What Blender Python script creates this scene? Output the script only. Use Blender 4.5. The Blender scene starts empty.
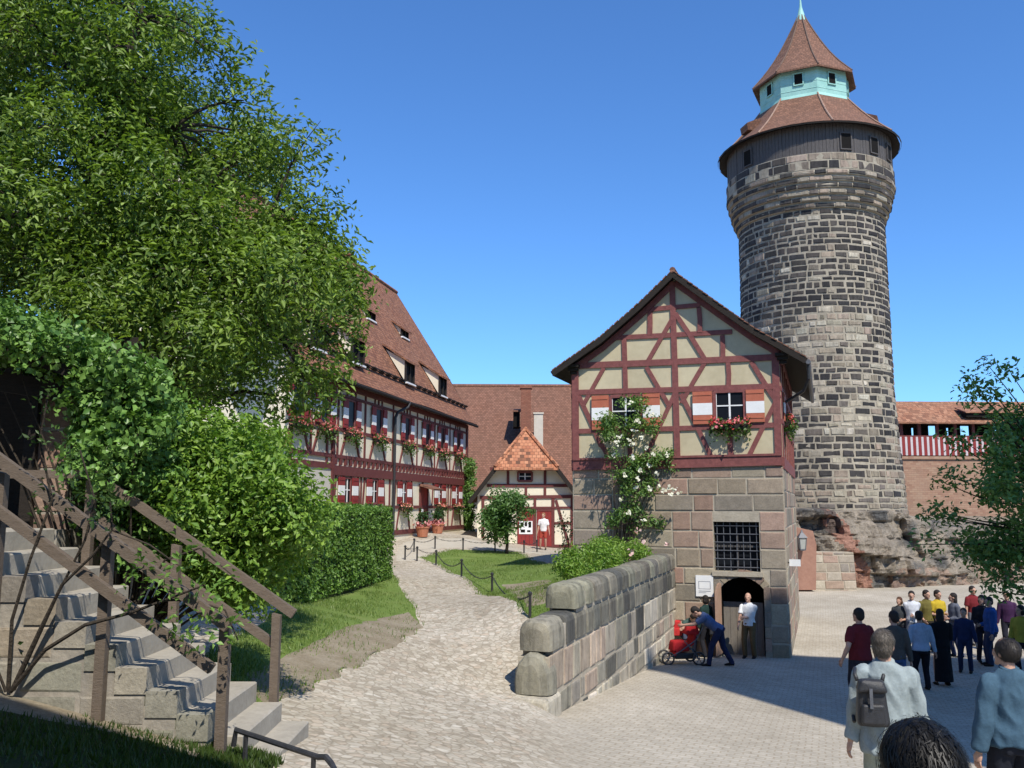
import bpy, bmesh, math, random
import numpy as np
from mathutils import Vector, Matrix, noise
random.seed(11); rng = np.random.default_rng(7)
R = math.radians
S = bpy.context.scene
col = S.collection
V = Vector
UP = V((0, 0, 1))

# ------------------------------------------------------------------ camera
F = 900.0
PITCH = math.atan(121 / F); ROLL = -0.003
CAM = V((0, 0, 4.15))
_f = V((0, math.cos(PITCH), math.sin(PITCH))); _r = V((1, 0, 0)); _u = V((0, -math.sin(PITCH), math.cos(PITCH)))
CR_ = _r * math.cos(ROLL) - _u * math.sin(ROLL)
CU_ = _r * math.sin(ROLL) + _u * math.cos(ROLL)
cd = bpy.data.cameras.new('camera'); cam = bpy.data.objects.new('camera', cd); col.objects.link(cam)
cd.sensor_width = 36; cd.lens = F / 1024 * 36; cd.clip_end = 3000; cd.clip_start = 0.05
m = Matrix.Identity(4)
for i, c in enumerate((CR_, CU_, -_f)):
    for k in range(3): m[k][i] = c[k]
m.translation = CAM
cam.matrix_world = m
S.camera = cam

def ray(px, py): return _f + CR_ * ((px - 512) / F) + CU_ * ((384 - py) / F)
def at(px, py, Y):                       # world point seen at a measured image position, Y metres ahead
    d = ray(px, py); return CAM + d * (Y / d.y)
def at_z(px, py, z):
    d = ray(px, py); return CAM + d * ((z - CAM.z) / d.z)
def onplane(px, py, p0, n):
    d = ray(px, py); return CAM + d * ((p0 - CAM).dot(n) / d.dot(n))

# ------------------------------------------------------------------ world and sun
AZ, EL = R(22), R(52)
sunv = V((math.sin(AZ) * math.cos(EL), -math.cos(AZ) * math.cos(EL), math.sin(EL)))
w = bpy.data.worlds.new('World'); S.world = w; w.use_nodes = True
nt = w.node_tree; bg = nt.nodes['Background']
sky = nt.nodes.new('ShaderNodeTexSky'); sky.sky_type = 'NISHITA'; sky.sun_disc = False
sky.sun_elevation = EL; sky.sun_rotation = math.pi - AZ
sky.air_density = 1.0; sky.dust_density = 0.25; sky.ozone_density = 3.0; sky.altitude = 300
tint = nt.nodes.new('ShaderNodeMix'); tint.data_type = 'RGBA'; tint.blend_type = 'MULTIPLY'; tint.inputs[0].default_value = 1; tint.inputs[7].default_value = (.58, .95, 1.36, 1)
nt.links.new(sky.outputs[0], tint.inputs[6]); nt.links.new(tint.outputs[2], bg.inputs[0]); bg.inputs[1].default_value = 0.12
sl = bpy.data.lights.new('sun', 'SUN'); sl.energy = 4.4; sl.angle = R(0.53); sl.color = (1.0, .94, .84)
so = bpy.data.objects.new('sun', sl); col.objects.link(so)
so.rotation_euler = (-sunv).to_track_quat('-Z', 'Y').to_euler(); so.location = (10, -30, 60)
S.view_settings.view_transform = 'Standard'; S.view_settings.look = 'None'
S.view_settings.exposure = 0.35; S.view_settings.gamma = 1; S.view_settings.use_curve_mapping = False
S.render.engine = 'CYCLES'
S.cycles.max_bounces = 6; S.cycles.transparent_max_bounces = 6

# ------------------------------------------------------------------ object helpers
def tag(o, label=None, cat=None, group=None, kind=None):
    if label: o['label'] = label
    if cat: o['category'] = cat
    if group: o['group'] = group
    if kind: o['kind'] = kind
    return o
def thing(name, label, cat, loc=(0, 0, 0), rz=0, group=None):
    o = bpy.data.objects.new(name, None); col.objects.link(o); o.location = loc; o.rotation_euler = (0, 0, rz)
    o.empty_display_size = .1
    return tag(o, label, cat, group)
def copy_tree(o, parent=None):
    c = o.copy(); col.objects.link(c)
    if parent: c.parent = parent
    for ch in list(o.children): copy_tree(ch, c)
    return c

def link(name, me, parent=None):
    o = bpy.data.objects.new(name, me); col.objects.link(o)
    if parent: o.parent = parent
    return o
class MB:
    def __init__(s): s.v = []; s.f = []; s.c = []; s.m = []
    def quad(s, *p, c=None, m=0):
        n = len(s.v); s.v += [tuple(q) for q in p]; s.f.append(tuple(range(n, n + len(p)))); s.c.append(c); s.m.append(m)
    def hexa(s, b, t, c=None, m=0):       # b, t: bottom/top loops of 4, same winding (counter-clockwise seen from the top)
        n = len(s.v); s.v += [tuple(q) for q in b] + [tuple(q) for q in t]
        for f in ((3, 2, 1, 0), (4, 5, 6, 7), (0, 1, 5, 4), (1, 2, 6, 5), (2, 3, 7, 6), (3, 0, 4, 7)):
            s.f.append(tuple(n + i for i in f)); s.c.append(c); s.m.append(m)
    def box(s, o, x, y, z, c=None, m=0):  # o corner, x y z edge vectors
        o, x, y, z = V(o), V(x), V(y), V(z)
        if x.cross(y).dot(z) < 0: x, y = y, x
        s.hexa((o, o + x, o + x + y, o + y), (o + z, o + x + z, o + x + y + z, o + y + z), c, m)
    def cbox(s, ctr, sx, sy, sz, ax=V((1, 0, 0)), ay=V((0, 1, 0)), az=UP, c=None, m=0):
        x, y, z = ax * sx, ay * sy, az * sz
        s.box(V(ctr) - x / 2 - y / 2 - z / 2, x, y, z, c, m)
    def beam(s, p, q, w, n, d0, d1, c=None, m=0):   # bar from p to q, width w in the plane, from depth d0 to d1 along n
        p, q, n = V(p), V(q), V(n); e = (q - p).normalized(); side = n.cross(e).normalized()
        s.box(p - side * w / 2 + n * d0, q - p, side * w, n * (d1 - d0), c, m)
    def tube(s, pts, rad, k=8, c=None, m=0, cap=True):
        pts = [V(p) for p in pts]; n0 = len(s.v)
        if not hasattr(rad, '__len__'): rad = [rad] * len(pts)
        ref = None
        for i, p in enumerate(pts):
            t = (pts[min(i + 1, len(pts) - 1)] - pts[max(i - 1, 0)]).normalized()
            if ref is None: ref = t.orthogonal().normalized()
            ref = (ref - t * ref.dot(t))
            ref = ref.normalized() if ref.length > 1e-5 else t.orthogonal().normalized()
            b = t.cross(ref)
            for j in range(k):
                a = 2 * math.pi * j / k
                s.v.append(tuple(p + (ref * math.cos(a) + b * math.sin(a)) * rad[i]))
        for i in range(len(pts) - 1):
            for j in range(k):
                a = n0 + i * k + j; b2 = n0 + i * k + (j + 1) % k
                s.f.append((a, b2, b2 + k, a + k)); s.c.append(c); s.m.append(m)
        if cap:
            s.f.append(tuple(n0 + j for j in reversed(range(k)))); s.c.append(c); s.m.append(m)
            e = n0 + (len(pts) - 1) * k
            s.f.append(tuple(e + j for j in range(k))); s.c.append(c); s.m.append(m)
    def lathe(s, prof, ctr, k=32, a0=0.0, c=None, m=0):   # prof: (r, z)
        n0 = len(s.v); ctr = V(ctr)
        for r, z in prof:
            for j in range(k):
                a = a0 + 2 * math.pi * j / k
                s.v.append((ctr.x + r * math.cos(a), ctr.y + r * math.sin(a), ctr.z + z))
        for i in range(len(prof) - 1):
            for j in range(k):
                a = n0 + i * k + j; b = n0 + i * k + (j + 1) % k
                s.f.append((a, b, b + k, a + k)); s.c.append(c); s.m.append(m)
    def ell(s, ctr, r, k=8, n=6, c=None, m=0):
        ctr = V(ctr); pr = [(math.sin(math.pi * i / n), -math.cos(math.pi * i / n)) for i in range(n + 1)]
        n0 = len(s.v)
        for rr, z in pr:
            for j in range(k):
                a = 2 * math.pi * j / k
                s.v.append((ctr.x + r[0] * rr * math.cos(a), ctr.y + r[1] * rr * math.sin(a), ctr.z + r[2] * z))
        for i in range(n):
            for j in range(k):
                a = n0 + i * k + j; b = n0 + i * k + (j + 1) % k
                s.f.append((a, b, b + k, a + k)); s.c.append(c); s.m.append(m)
    def mesh(s, name, mats, smooth=False, origin=None):
        me = bpy.data.meshes.new(name)
        o = V(origin) if origin is not None else V((0, 0, 0))
        vs = [(a[0] - o.x, a[1] - o.y, a[2] - o.z) for a in s.v] if origin is not None else s.v
        me.from_pydata(vs, [], s.f)
        if not isinstance(mats, (list, tuple)): mats = [mats]
        for mt in mats: me.materials.append(mt)
        me.polygons.foreach_set('material_index', s.m)
        finish(me, s.c if any(c is not None for c in s.c) else None, smooth)
        return me
    def build(s, name, mats, parent=None, smooth=False, origin=None, loc=None):
        me = s.mesh(name, mats, smooth, origin)
        o = bpy.data.objects.new(name, me); col.objects.link(o)
        if origin is not None: o.location = origin
        if loc is not None: o.location = loc
        if parent is not None:
            o.parent = parent
            pw = parent.matrix_basis.copy(); q = parent.parent
            while q is not None: pw = q.matrix_basis @ pw; q = q.parent
            if origin is not None: o.location = pw.inverted() @ V(origin)
            elif loc is None:
                inv = pw.inverted()
                if inv != Matrix.Identity(4): me.transform(inv)
        return o

def finish(me, cols=None, smooth=False, uv=True):
    nl = len(me.loops); npoly = len(me.polygons)
    if npoly == 0: return
    if smooth: me.polygons.foreach_set('use_smooth', [True] * npoly)
    lt = np.empty(npoly, 'i'); me.polygons.foreach_get('loop_total', lt)
    if cols is not None:
        a = me.attributes.new('Col', 'FLOAT_COLOR', 'CORNER')
        ca = np.array([(c if c is not None else (.5, .5, .5)) for c in cols], 'f')
        ca = np.concatenate([ca, np.ones((npoly, 1), 'f')], 1)
        a.data.foreach_set('color', np.repeat(ca, lt, axis=0).ravel())
    if uv:
        me.update()
        nv = len(me.vertices); co = np.empty(nv * 3, 'f'); me.vertices.foreach_get('co', co); co = co.reshape(-1, 3)
        no = np.empty(npoly * 3, 'f'); me.polygons.foreach_get('normal', no); no = no.reshape(-1, 3)
        li = np.empty(nl, 'i'); me.loops.foreach_get('vertex_index', li)
        hz = np.hypot(no[:, 0], no[:, 1])
        ux = np.where(hz > .08, -no[:, 1] / np.maximum(hz, 1e-6), 1.0); uy = np.where(hz > .08, no[:, 0] / np.maximum(hz, 1e-6), 0.0)
        U = np.stack([ux, uy, np.zeros_like(ux)], 1); W = np.cross(no, U)
        U = np.repeat(U, lt, axis=0); W = np.repeat(W, lt, axis=0); p = co[li]
        l = me.uv_layers.new(name='UVMap')
        l.data.foreach_set('uv', np.stack([(p * U).sum(1), (p * W).sum(1)], 1).astype('f').ravel())
    me.update()

# ------------------------------------------------------------------ materials
MATS = {}
class NT:
    def __init__(s, name, rough=.8, spec=.3):
        s.mat = bpy.data.materials.new(name); s.mat.use_nodes = True; s.t = s.mat.node_tree
        s.b = s.t.nodes['Principled BSDF']; s.b.inputs['Roughness'].default_value = rough
        s.b.inputs['Specular IOR Level'].default_value = spec
    def n(s, typ, **kw):
        x = s.t.nodes.new(typ)
        for k, v in kw.items(): setattr(x, k, v)
        return x
    def link(s, a, b): s.t.links.new(a, b)
    def tex(s, kind, scale, coord='Object', detail=4, rough=.6, stretch=None):
        tc = s.n('ShaderNodeTexCoord'); src = tc.outputs[coord]
        if stretch:
            mp = s.n('ShaderNodeMapping'); mp.inputs['Scale'].default_value = stretch; s.link(src, mp.inputs[0]); src = mp.outputs[0]
        if kind == 'noise':
            x = s.n('ShaderNodeTexNoise'); x.inputs['Scale'].default_value = scale; x.inputs['Detail'].default_value = detail; x.inputs['Roughness'].default_value = rough
        elif kind == 'voronoi':
            x = s.n('ShaderNodeTexVoronoi'); x.inputs['Scale'].default_value = scale
        s.link(src, x.inputs['Vector']); return x
    def ramp(s, fac, stops):
        x = s.n('ShaderNodeValToRGB'); e = x.color_ramp.elements
        while len(e) < len(stops): e.new(.5)
        for q, (p, c) in zip(e, stops): q.position = p; q.color = (*c, 1)
        s.link(fac, x.inputs[0]); return x.outputs[0]
    def mix(s, fac, a, b, mode='MIX'):
        x = s.n('ShaderNodeMix', data_type='RGBA', blend_type=mode)
        for v, i in ((fac, 0), (a, 6), (b, 7)):
            if hasattr(v, 'is_output'): s.link(v, x.inputs[i])
            elif i == 0: x.inputs[0].default_value = v
            else: x.inputs[i].default_value = (*v, 1)
        return x.outputs[2]
    def math(s, op, a, b=None):
        x = s.n('ShaderNodeMath', operation=op)
        for i, v in enumerate((a, b)):
            if v is None: continue
            if hasattr(v, 'is_output'): s.link(v, x.inputs[i])
            else: x.inputs[i].default_value = v
        return x.outputs[0]
    def bump(s, h, strength=.4, dist=.02):
        x = s.n('ShaderNodeBump'); x.inputs['Strength'].default_value = strength; x.inputs['Distance'].default_value = dist
        s.link(h, x.inputs['Height']); s.link(x.outputs[0], s.b.inputs['Normal'])
    def color(s, c):
        if hasattr(c, 'is_output'): s.link(c, s.b.inputs['Base Color'])
        else: s.b.inputs['Base Color'].default_value = (*c, 1)
        return s.mat

def M_noise(name, c1, c2, scale=4, rough=.8, bump=.3, bs=None, dist=.02, spec=.3, stretch=None, metallic=0):
    t = NT(name, rough, spec)
    x = t.tex('noise', scale, stretch=stretch); y = t.tex('noise', bs or scale * 6, stretch=stretch)
    if bump: t.bump(y.outputs[0], bump, dist)
    t.b.inputs['Metallic'].default_value = metallic
    f = t.mix(.4, x.outputs[0], y.outputs[0])
    return t.color(t.ramp(f, [(.3, c1), (.7, c2)]))
def M_attr(name, rough=.85, var=.5, scale=6, bump=.5, dist=.02, spec=.25):
    t = NT(name, rough, spec)
    a = t.n('ShaderNodeAttribute', attribute_name='Col')
    x = t.tex('noise', scale, detail=6, rough=.7); y = t.tex('noise', scale * 5, detail=5, rough=.7)
    g = t.ramp(t.mix(.5, x.outputs[0], y.outputs[0]), [(.28, (1 - var,) * 3), (.72, (1 + var * .8,) * 3)])
    t.bump(y.outputs[0], bump, dist)
    return t.color(t.mix(1.0, a.outputs['Color'], g, 'MULTIPLY'))
def M_leaf(name, trans=.35, rough=.45, spec=.4):
    t = NT(name, rough, spec)
    a = t.n('ShaderNodeAttribute', attribute_name='Col')
    t.color(a.outputs['Color'])
    tr = t.n('ShaderNodeBsdfTranslucent')
    t.link(t.mix(1.0, a.outputs['Color'], (1.25, 1.35, .6), 'MULTIPLY'), tr.inputs[0])
    mx = t.n('ShaderNodeMixShader'); mx.inputs[0].default_value = trans
    t.link(t.b.outputs[0], mx.inputs[1]); t.link(tr.outputs[0], mx.inputs[2])
    t.link(mx.outputs[0], t.t.nodes['Material Output'].inputs[0])
    return t.mat
def M_tile(name, cols, bw=.18, rh=.16, mort=.6, rough=.85, bump=.6, dirt=(.10, .07, .055), dscale=.5, dirtamt=.45):
    t = NT(name, rough, .25)
    tc = t.n('ShaderNodeTexCoord')
    b = t.n('ShaderNodeTexBrick'); b.offset = .5; b.squash = 1
    for k, v in (('Scale', 1.0), ('Mortar Size', .012), ('Mortar Smooth', .3), ('Bias', 0.0), ('Brick Width', bw), ('Row Height', rh)): b.inputs[k].default_value = v
    b.inputs['Color1'].default_value = (0, 0, 0, 1); b.inputs['Color2'].default_value = (1, 1, 1, 1); b.inputs['Mortar'].default_value = (.3, .3, .3, 1)
    t.link(tc.outputs['UV'], b.inputs['Vector'])
    base = t.ramp(b.outputs['Color'], [(i / (len(cols) - 1), c) for i, c in enumerate(cols)])
    n = t.tex('noise', dscale, detail=8, rough=.7); n2 = t.tex('noise', 9, detail=4)
    f = t.ramp(t.mix(.35, n.outputs[0], n2.outputs[0]), [(.38, (0, 0, 0)), (.68, (1, 1, 1))])
    c = t.mix(t.math('MULTIPLY', f, dirtamt), base, dirt)
    c = t.mix(t.math('MULTIPLY', b.outputs['Fac'], mort), c, (.05, .035, .03))
    # each course steps out over the one below
    sp = t.n('ShaderNodeSeparateXYZ'); t.link(tc.outputs['UV'], sp.inputs[0])
    fr = t.math('FRACT', t.math('DIVIDE', sp.outputs[1], rh))
    h = t.math('SUBTRACT', t.math('SUBTRACT', 1.0, fr), t.math('MULTIPLY', b.outputs['Fac'], .5))
    h = t.math('ADD', h, t.math('MULTIPLY', b.outputs['Color'], .5))
    t.bump(h, bump, .03)
    return t.color(c)
def M_plain(name, c, rough=.5, spec=.4, metallic=0):
    t = NT(name, rough, spec); t.b.inputs['Metallic'].default_value = metallic
    x = t.tex('noise', 12); return t.color(t.mix(x.outputs[0], tuple(v * .8 for v in c), tuple(min(1, v * 1.2) for v in c)))

M = {}
M['stone'] = M_attr('block stone', var=.42, scale=5)
def M_streak(name, rough=.88):
    t = NT(name, rough, .2)
    a = t.n('ShaderNodeAttribute', attribute_name='Col')
    x = t.tex('noise', 2.2, detail=7, rough=.7); y = t.tex('noise', 18, detail=5, rough=.75); z = t.tex('noise', 3.0, detail=6, rough=.7, stretch=(2.2, 2.2, .35))
    g = t.ramp(t.mix(.4, x.outputs[0], y.outputs[0]), [(.3, (.62, .62, .62)), (.7, (1.3, 1.3, 1.3))])
    s = t.ramp(z.outputs[0], [(.34, (.58, .58, .57)), (.5, (1, 1, 1)), (.66, (1.18, 1.17, 1.13))])
    t.bump(t.mix(.5, x.outputs[0], y.outputs[0]), .7, .03)
    return t.color(t.mix(1.0, t.mix(1.0, a.outputs['Color'], g, 'MULTIPLY'), s, 'MULTIPLY'))
M['wallstone'] = M_streak('streaked wall stone')
M['darkstone'] = M_streak('weathered tower stone')
M['mortar'] = M_noise('lime mortar', (.30, .26, .20), (.47, .415, .32), 3, bump=.5)
M['mortar_tower'] = M_noise('tower mortar', (.20, .175, .13), (.42, .37, .285), 1.2, bump=.6)
M['mortar_grey'] = M_noise('grey mortar', (.22, .20, .17), (.38, .34, .28), 3, bump=.5)
M['plaster'] = M_noise('ochre plaster', (.43, .37, .24), (.57, .50, .335), 1.1, rough=.9, bump=.15)
M['cream'] = M_noise('cream plaster', (.66, .59, .44), (.76, .70, .55), 1.2, rough=.9, bump=.12)
M['offwhite'] = M_noise('off-white render', (.48, .45, .38), (.60, .56, .48), 1.2, rough=.9, bump=.15)
M['timber'] = M_noise('oxblood painted timber', (.13, .042, .04), (.26, .09, .08), 3, rough=.7, bump=.35, stretch=(3, 3, 3))
M['timber_hall'] = M_noise('dark oxblood timber', (.10, .028, .026), (.16, .045, .04), 5, rough=.7, bump=.3)
M['darkwood'] = M_noise('old dark wood', (.010, .008, .006), (.032, .024, .018), 6, rough=.8, bump=.5, stretch=(1, 1, 6))
M['greywood'] = M_noise('weathered grey boards', (.055, .05, .048), (.12, .11, .105), 5, rough=.85, bump=.5, stretch=(6, 6, 1))
M['railwood'] = M_noise('brown handrail wood', (.10, .076, .056), (.175, .137, .105), 6, rough=.7, bump=.4, stretch=(1, 4, 4))
M['bark'] = M_noise('bark', (.022, .017, .012), (.07, .055, .04), 7, rough=.95, bump=.9)
M['glass'] = M_plain('dark window glass', (.010, .012, .016), rough=.35, spec=.10)
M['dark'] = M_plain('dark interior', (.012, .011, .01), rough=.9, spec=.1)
M['white'] = M_noise('white paint', (.70, .70, .68), (.82, .82, .80), 3, rough=.6, bump=.1)
M['redpaint'] = M_noise('brick red paint', (.37, .105, .06), (.46, .15, .085), 4, rough=.6, bump=.1)
M['deepred'] = M_noise('deep red paint', (.20, .022, .022), (.27, .035, .03), 4, rough=.6, bump=.1)
M['iron'] = M_noise('black iron', (.015, .015, .016), (.04, .04, .042), 20, rough=.5, bump=.2, spec=.5)
M['greyiron'] = M_noise('grey iron', (.07, .075, .085), (.13, .135, .15), 20, rough=.5, bump=.2, spec=.5)
M['copper'] = M_noise('verdigris copper', (.22, .44, .38), (.36, .60, .52), 1.6, rough=.6, bump=.1)
M['lead'] = M_noise('lead flashing', (.2, .2, .19), (.34, .33, .3), 4, rough=.6, bump=.2)
M['tile_hall'] = M_tile('weathered red roof tiles', [(.16, .063, .034), (.25, .105, .056), (.34, .155, .085)], dirt=(.16, .10, .07))
M['tile_brown'] = M_tile('brown plain tiles', [(.16, .074, .046), (.205, .098, .062), (.255, .122, .08)], dirt=(.14, .085, .062), dirtamt=.4)
M['tile_orange'] = M_tile('patchy orange tiles', [(.10, .05, .032), (.42, .16, .08), (.52, .24, .13), (.36, .13, .07)], bw=.2, rh=.2, dirt=(.2, .12, .075), dirtamt=.3)
M['tile_tower'] = M_tile('tower roof tiles', [(.15, .075, .046), (.20, .098, .06), (.26, .13, .08)], dirt=(.17, .10, .075))
M['tile_wall'] = M_tile('wall walk tiles', [(.20, .085, .05), (.34, .15, .085), (.42, .21, .125)], bw=.28, rh=.3, dirt=(.17, .12, .08), dirtamt=.6, dscale=.9)
M['brickwall'] = M_tile('old brick wall', [(.24, .125, .085), (.33, .185, .125), (.38, .25, .17)], bw=.34, rh=.14, bump=.2, mort=.12, dirt=(.33, .225, .155), dirtamt=.95, dscale=.55)
M['brick'] = M_tile('chimney brick', [(.25, .09, .055), (.32, .13, .08)], bw=.25, rh=.08, bump=.3)
M['rock'] = M_attr('outcrop rock', var=.5, scale=1.4, bump=1.0, dist=.2)
M['leaf'] = M_leaf('tree leaves', .33)
M['ivy'] = M_leaf('glossy ivy leaves', .22, rough=.42, spec=.35)
M['flower'] = M_leaf('petals', .25, rough=.6)
M['terracotta'] = M_noise('terracotta', (.36, .13, .07), (.45, .18, .10), 6, rough=.8, bump=.2)
M['step'] = M_noise('worn stone steps', (.27, .245, .20), (.40, .365, .30), 3.5, rough=.85, bump=.2)
# ------------------------------------------------------------------ terrain
bdir = V((math.sin(R(19)), math.cos(R(19)), 0)); adir = V((math.cos(R(19)), -math.sin(R(19)), 0))
W0 = V((.56, 14.3, 0))                    # near end of the retaining wall (plaza face)
ctrl = []
for px, py, z in ((226, 740, 2.2), (60, 700, 2.55), (0, 690, 2.67), (0, 768, 2.75), (150, 768, 2.35), (330, 745, 1.97), (400, 768, 1.92),
                  (460, 740, 1.6), (503, 693, 1.25), (430, 690, 1.5), (340, 690, 1.8), (425, 625, 1.72), (528, 622, 1.85), (480, 640, 1.65),
                  (300, 612, 2.2), (330, 640, 1.98), (415, 600, 1.85), (492, 592, 1.85), (460, 574, 1.98), (392, 577, 2.1), (395, 550, 2.4),
                  (436, 563, 2.1), (456, 536, 2.72), (395, 540, 2.65), (530, 548, 2.15), (500, 556, 2.2), (560, 565, 2.4), (545, 600, 2.2)):
    p = at_z(px, py, z); ctrl.append((p.x, p.y, z))
ctrl += [(3.6, 24, 2.6), (2.0, 19, 2.45), (-10, 32, 2.7), (-16, 20, 2.9), (-8, 14, 2.6), (-12, 9, 3.0), (0, 62, 2.9), (-30, 45, 3.1), (8, 50, 2.2),
         (0, 0, 2.45), (-3, 0, 2.5), (-8, -6, 2.7), (1, 4, 2.0), (-30, 0, 3.0), (4, 10, 1.3), (5, 32, 2.3)]
ctrl = np.array(ctrl)
def _phi(d2): return np.where(d2 > 1e-9, .5 * d2 * np.log(np.maximum(d2, 1e-9)), 0)
_n = len(ctrl); _A = np.zeros((_n + 3, _n + 3))
_d = ((ctrl[:, None, :2] - ctrl[None, :, :2]) ** 2).sum(-1)
_A[:_n, :_n] = _phi(_d) + np.eye(_n) * .6
_P = np.c_[np.ones(_n), ctrl[:, :2]]; _A[:_n, _n:] = _P; _A[_n:, :_n] = _P.T
_w = np.linalg.solve(_A, np.r_[ctrl[:, 2], 0, 0, 0])
def smooth(a, b, x):
    t = np.clip((x - a) / (b - a), 0, 1); return t * t * (3 - 2 * t)
def ground_np(x, y):
    x = np.asarray(x, float); y = np.asarray(y, float); sh = x.shape; X = x.ravel(); Y = y.ravel()
    zl = np.zeros_like(X)
    for i in range(0, len(X), 20000):
        xs, ys = X[i:i + 20000], Y[i:i + 20000]
        d2 = (xs[:, None] - ctrl[None, :, 0]) ** 2 + (ys[:, None] - ctrl[None, :, 1]) ** 2
        zl[i:i + 20000] = _phi(d2) @ _w[:_n] + _w[_n] + _w[_n + 1] * xs + _w[_n + 2] * ys
    far = smooth(40, 90, np.hypot(X, Y - 15))
    zl = np.clip(zl, 1.1, 3.2) * (1 - far) + 2.6 * far
    zr = np.where(Y < 25.8, .08 * (25.8 - np.maximum(Y, 0)), .25 * smooth(25.8, 46, Y))
    dd = X - (W0.x + (Y - W0.y) * .344) - .6
    zr = zr - .085 * np.clip(dd, 0, 6.5) * smooth(5, 13, Y) * (1 - smooth(18.5, 25.5, Y))
    t = (X - W0.x) * (-adir.x) + (Y - W0.y) * (-adir.y)          # distance to the left of the wall face
    tn = W0.x - X
    k = .3 + .25 * np.maximum(14.3 - Y, 0)
    wl = np.where(Y > 14.3, smooth(.10, .36, t), smooth(-1, 1, (tn + .0) / k))
    bl = smooth(13.9, 14.6, Y)
    wl = smooth(.10, .36, t) * bl + smooth(-1, 1, tn / k) * (1 - bl)
    return (zl * wl + zr * (1 - wl)).reshape(sh)
def gz(x, y): return float(ground_np(np.array([x]), np.array([y]))[0])
def gp(px, py):                            # where the view ray meets the ground
    d = ray(px, py); lo, hi = 2.0, None; Y = 2.0
    while Y < 120:
        p = CAM + d * (Y / d.y)
        if p.z < gz(p.x, p.y): hi = Y; break
        lo = Y; Y *= 1.03
    if hi is None: return at(px, py, 60)
    for _ in range(25):
        mid = (lo + hi) / 2; p = CAM + d * (mid / d.y)
        if p.z < gz(p.x, p.y): hi = mid
        else: lo = mid
    p = CAM + d * (hi / d.y); return V((p.x, p.y, gz(p.x, p.y)))

def axis(a, b, st, lo, hi):
    c = list(np.arange(a, b + 1e-6, st)); s = st
    l, h = [], []
    x = a
    while x > lo: s *= 1.35; x -= s; l.append(x)
    x = b; s = st
    while x < hi: s *= 1.35; x += s; h.append(x)
    return np.array(l[::-1] + c + h)
def grid_sheet(name, xs, ys, mat, zoff=0, noise_amp=0):
    X, Y = np.meshgrid(xs, ys); Z = ground_np(X, Y) + zoff
    nx, ny = len(xs), len(ys)
    me = bpy.data.meshes.new(name)
    vs = np.stack([X.ravel(), Y.ravel(), Z.ravel()], 1)
    i = np.arange((ny - 1) * nx).reshape(ny - 1, nx)[:, :-1].ravel()
    me.from_pydata(vs.tolist(), [], np.stack([i, i + 1, i + nx + 1, i + nx], 1).tolist())
    me.materials.append(mat); finish(me, smooth=True)
    o = bpy.data.objects.new(name, me); col.objects.link(o); return o

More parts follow.
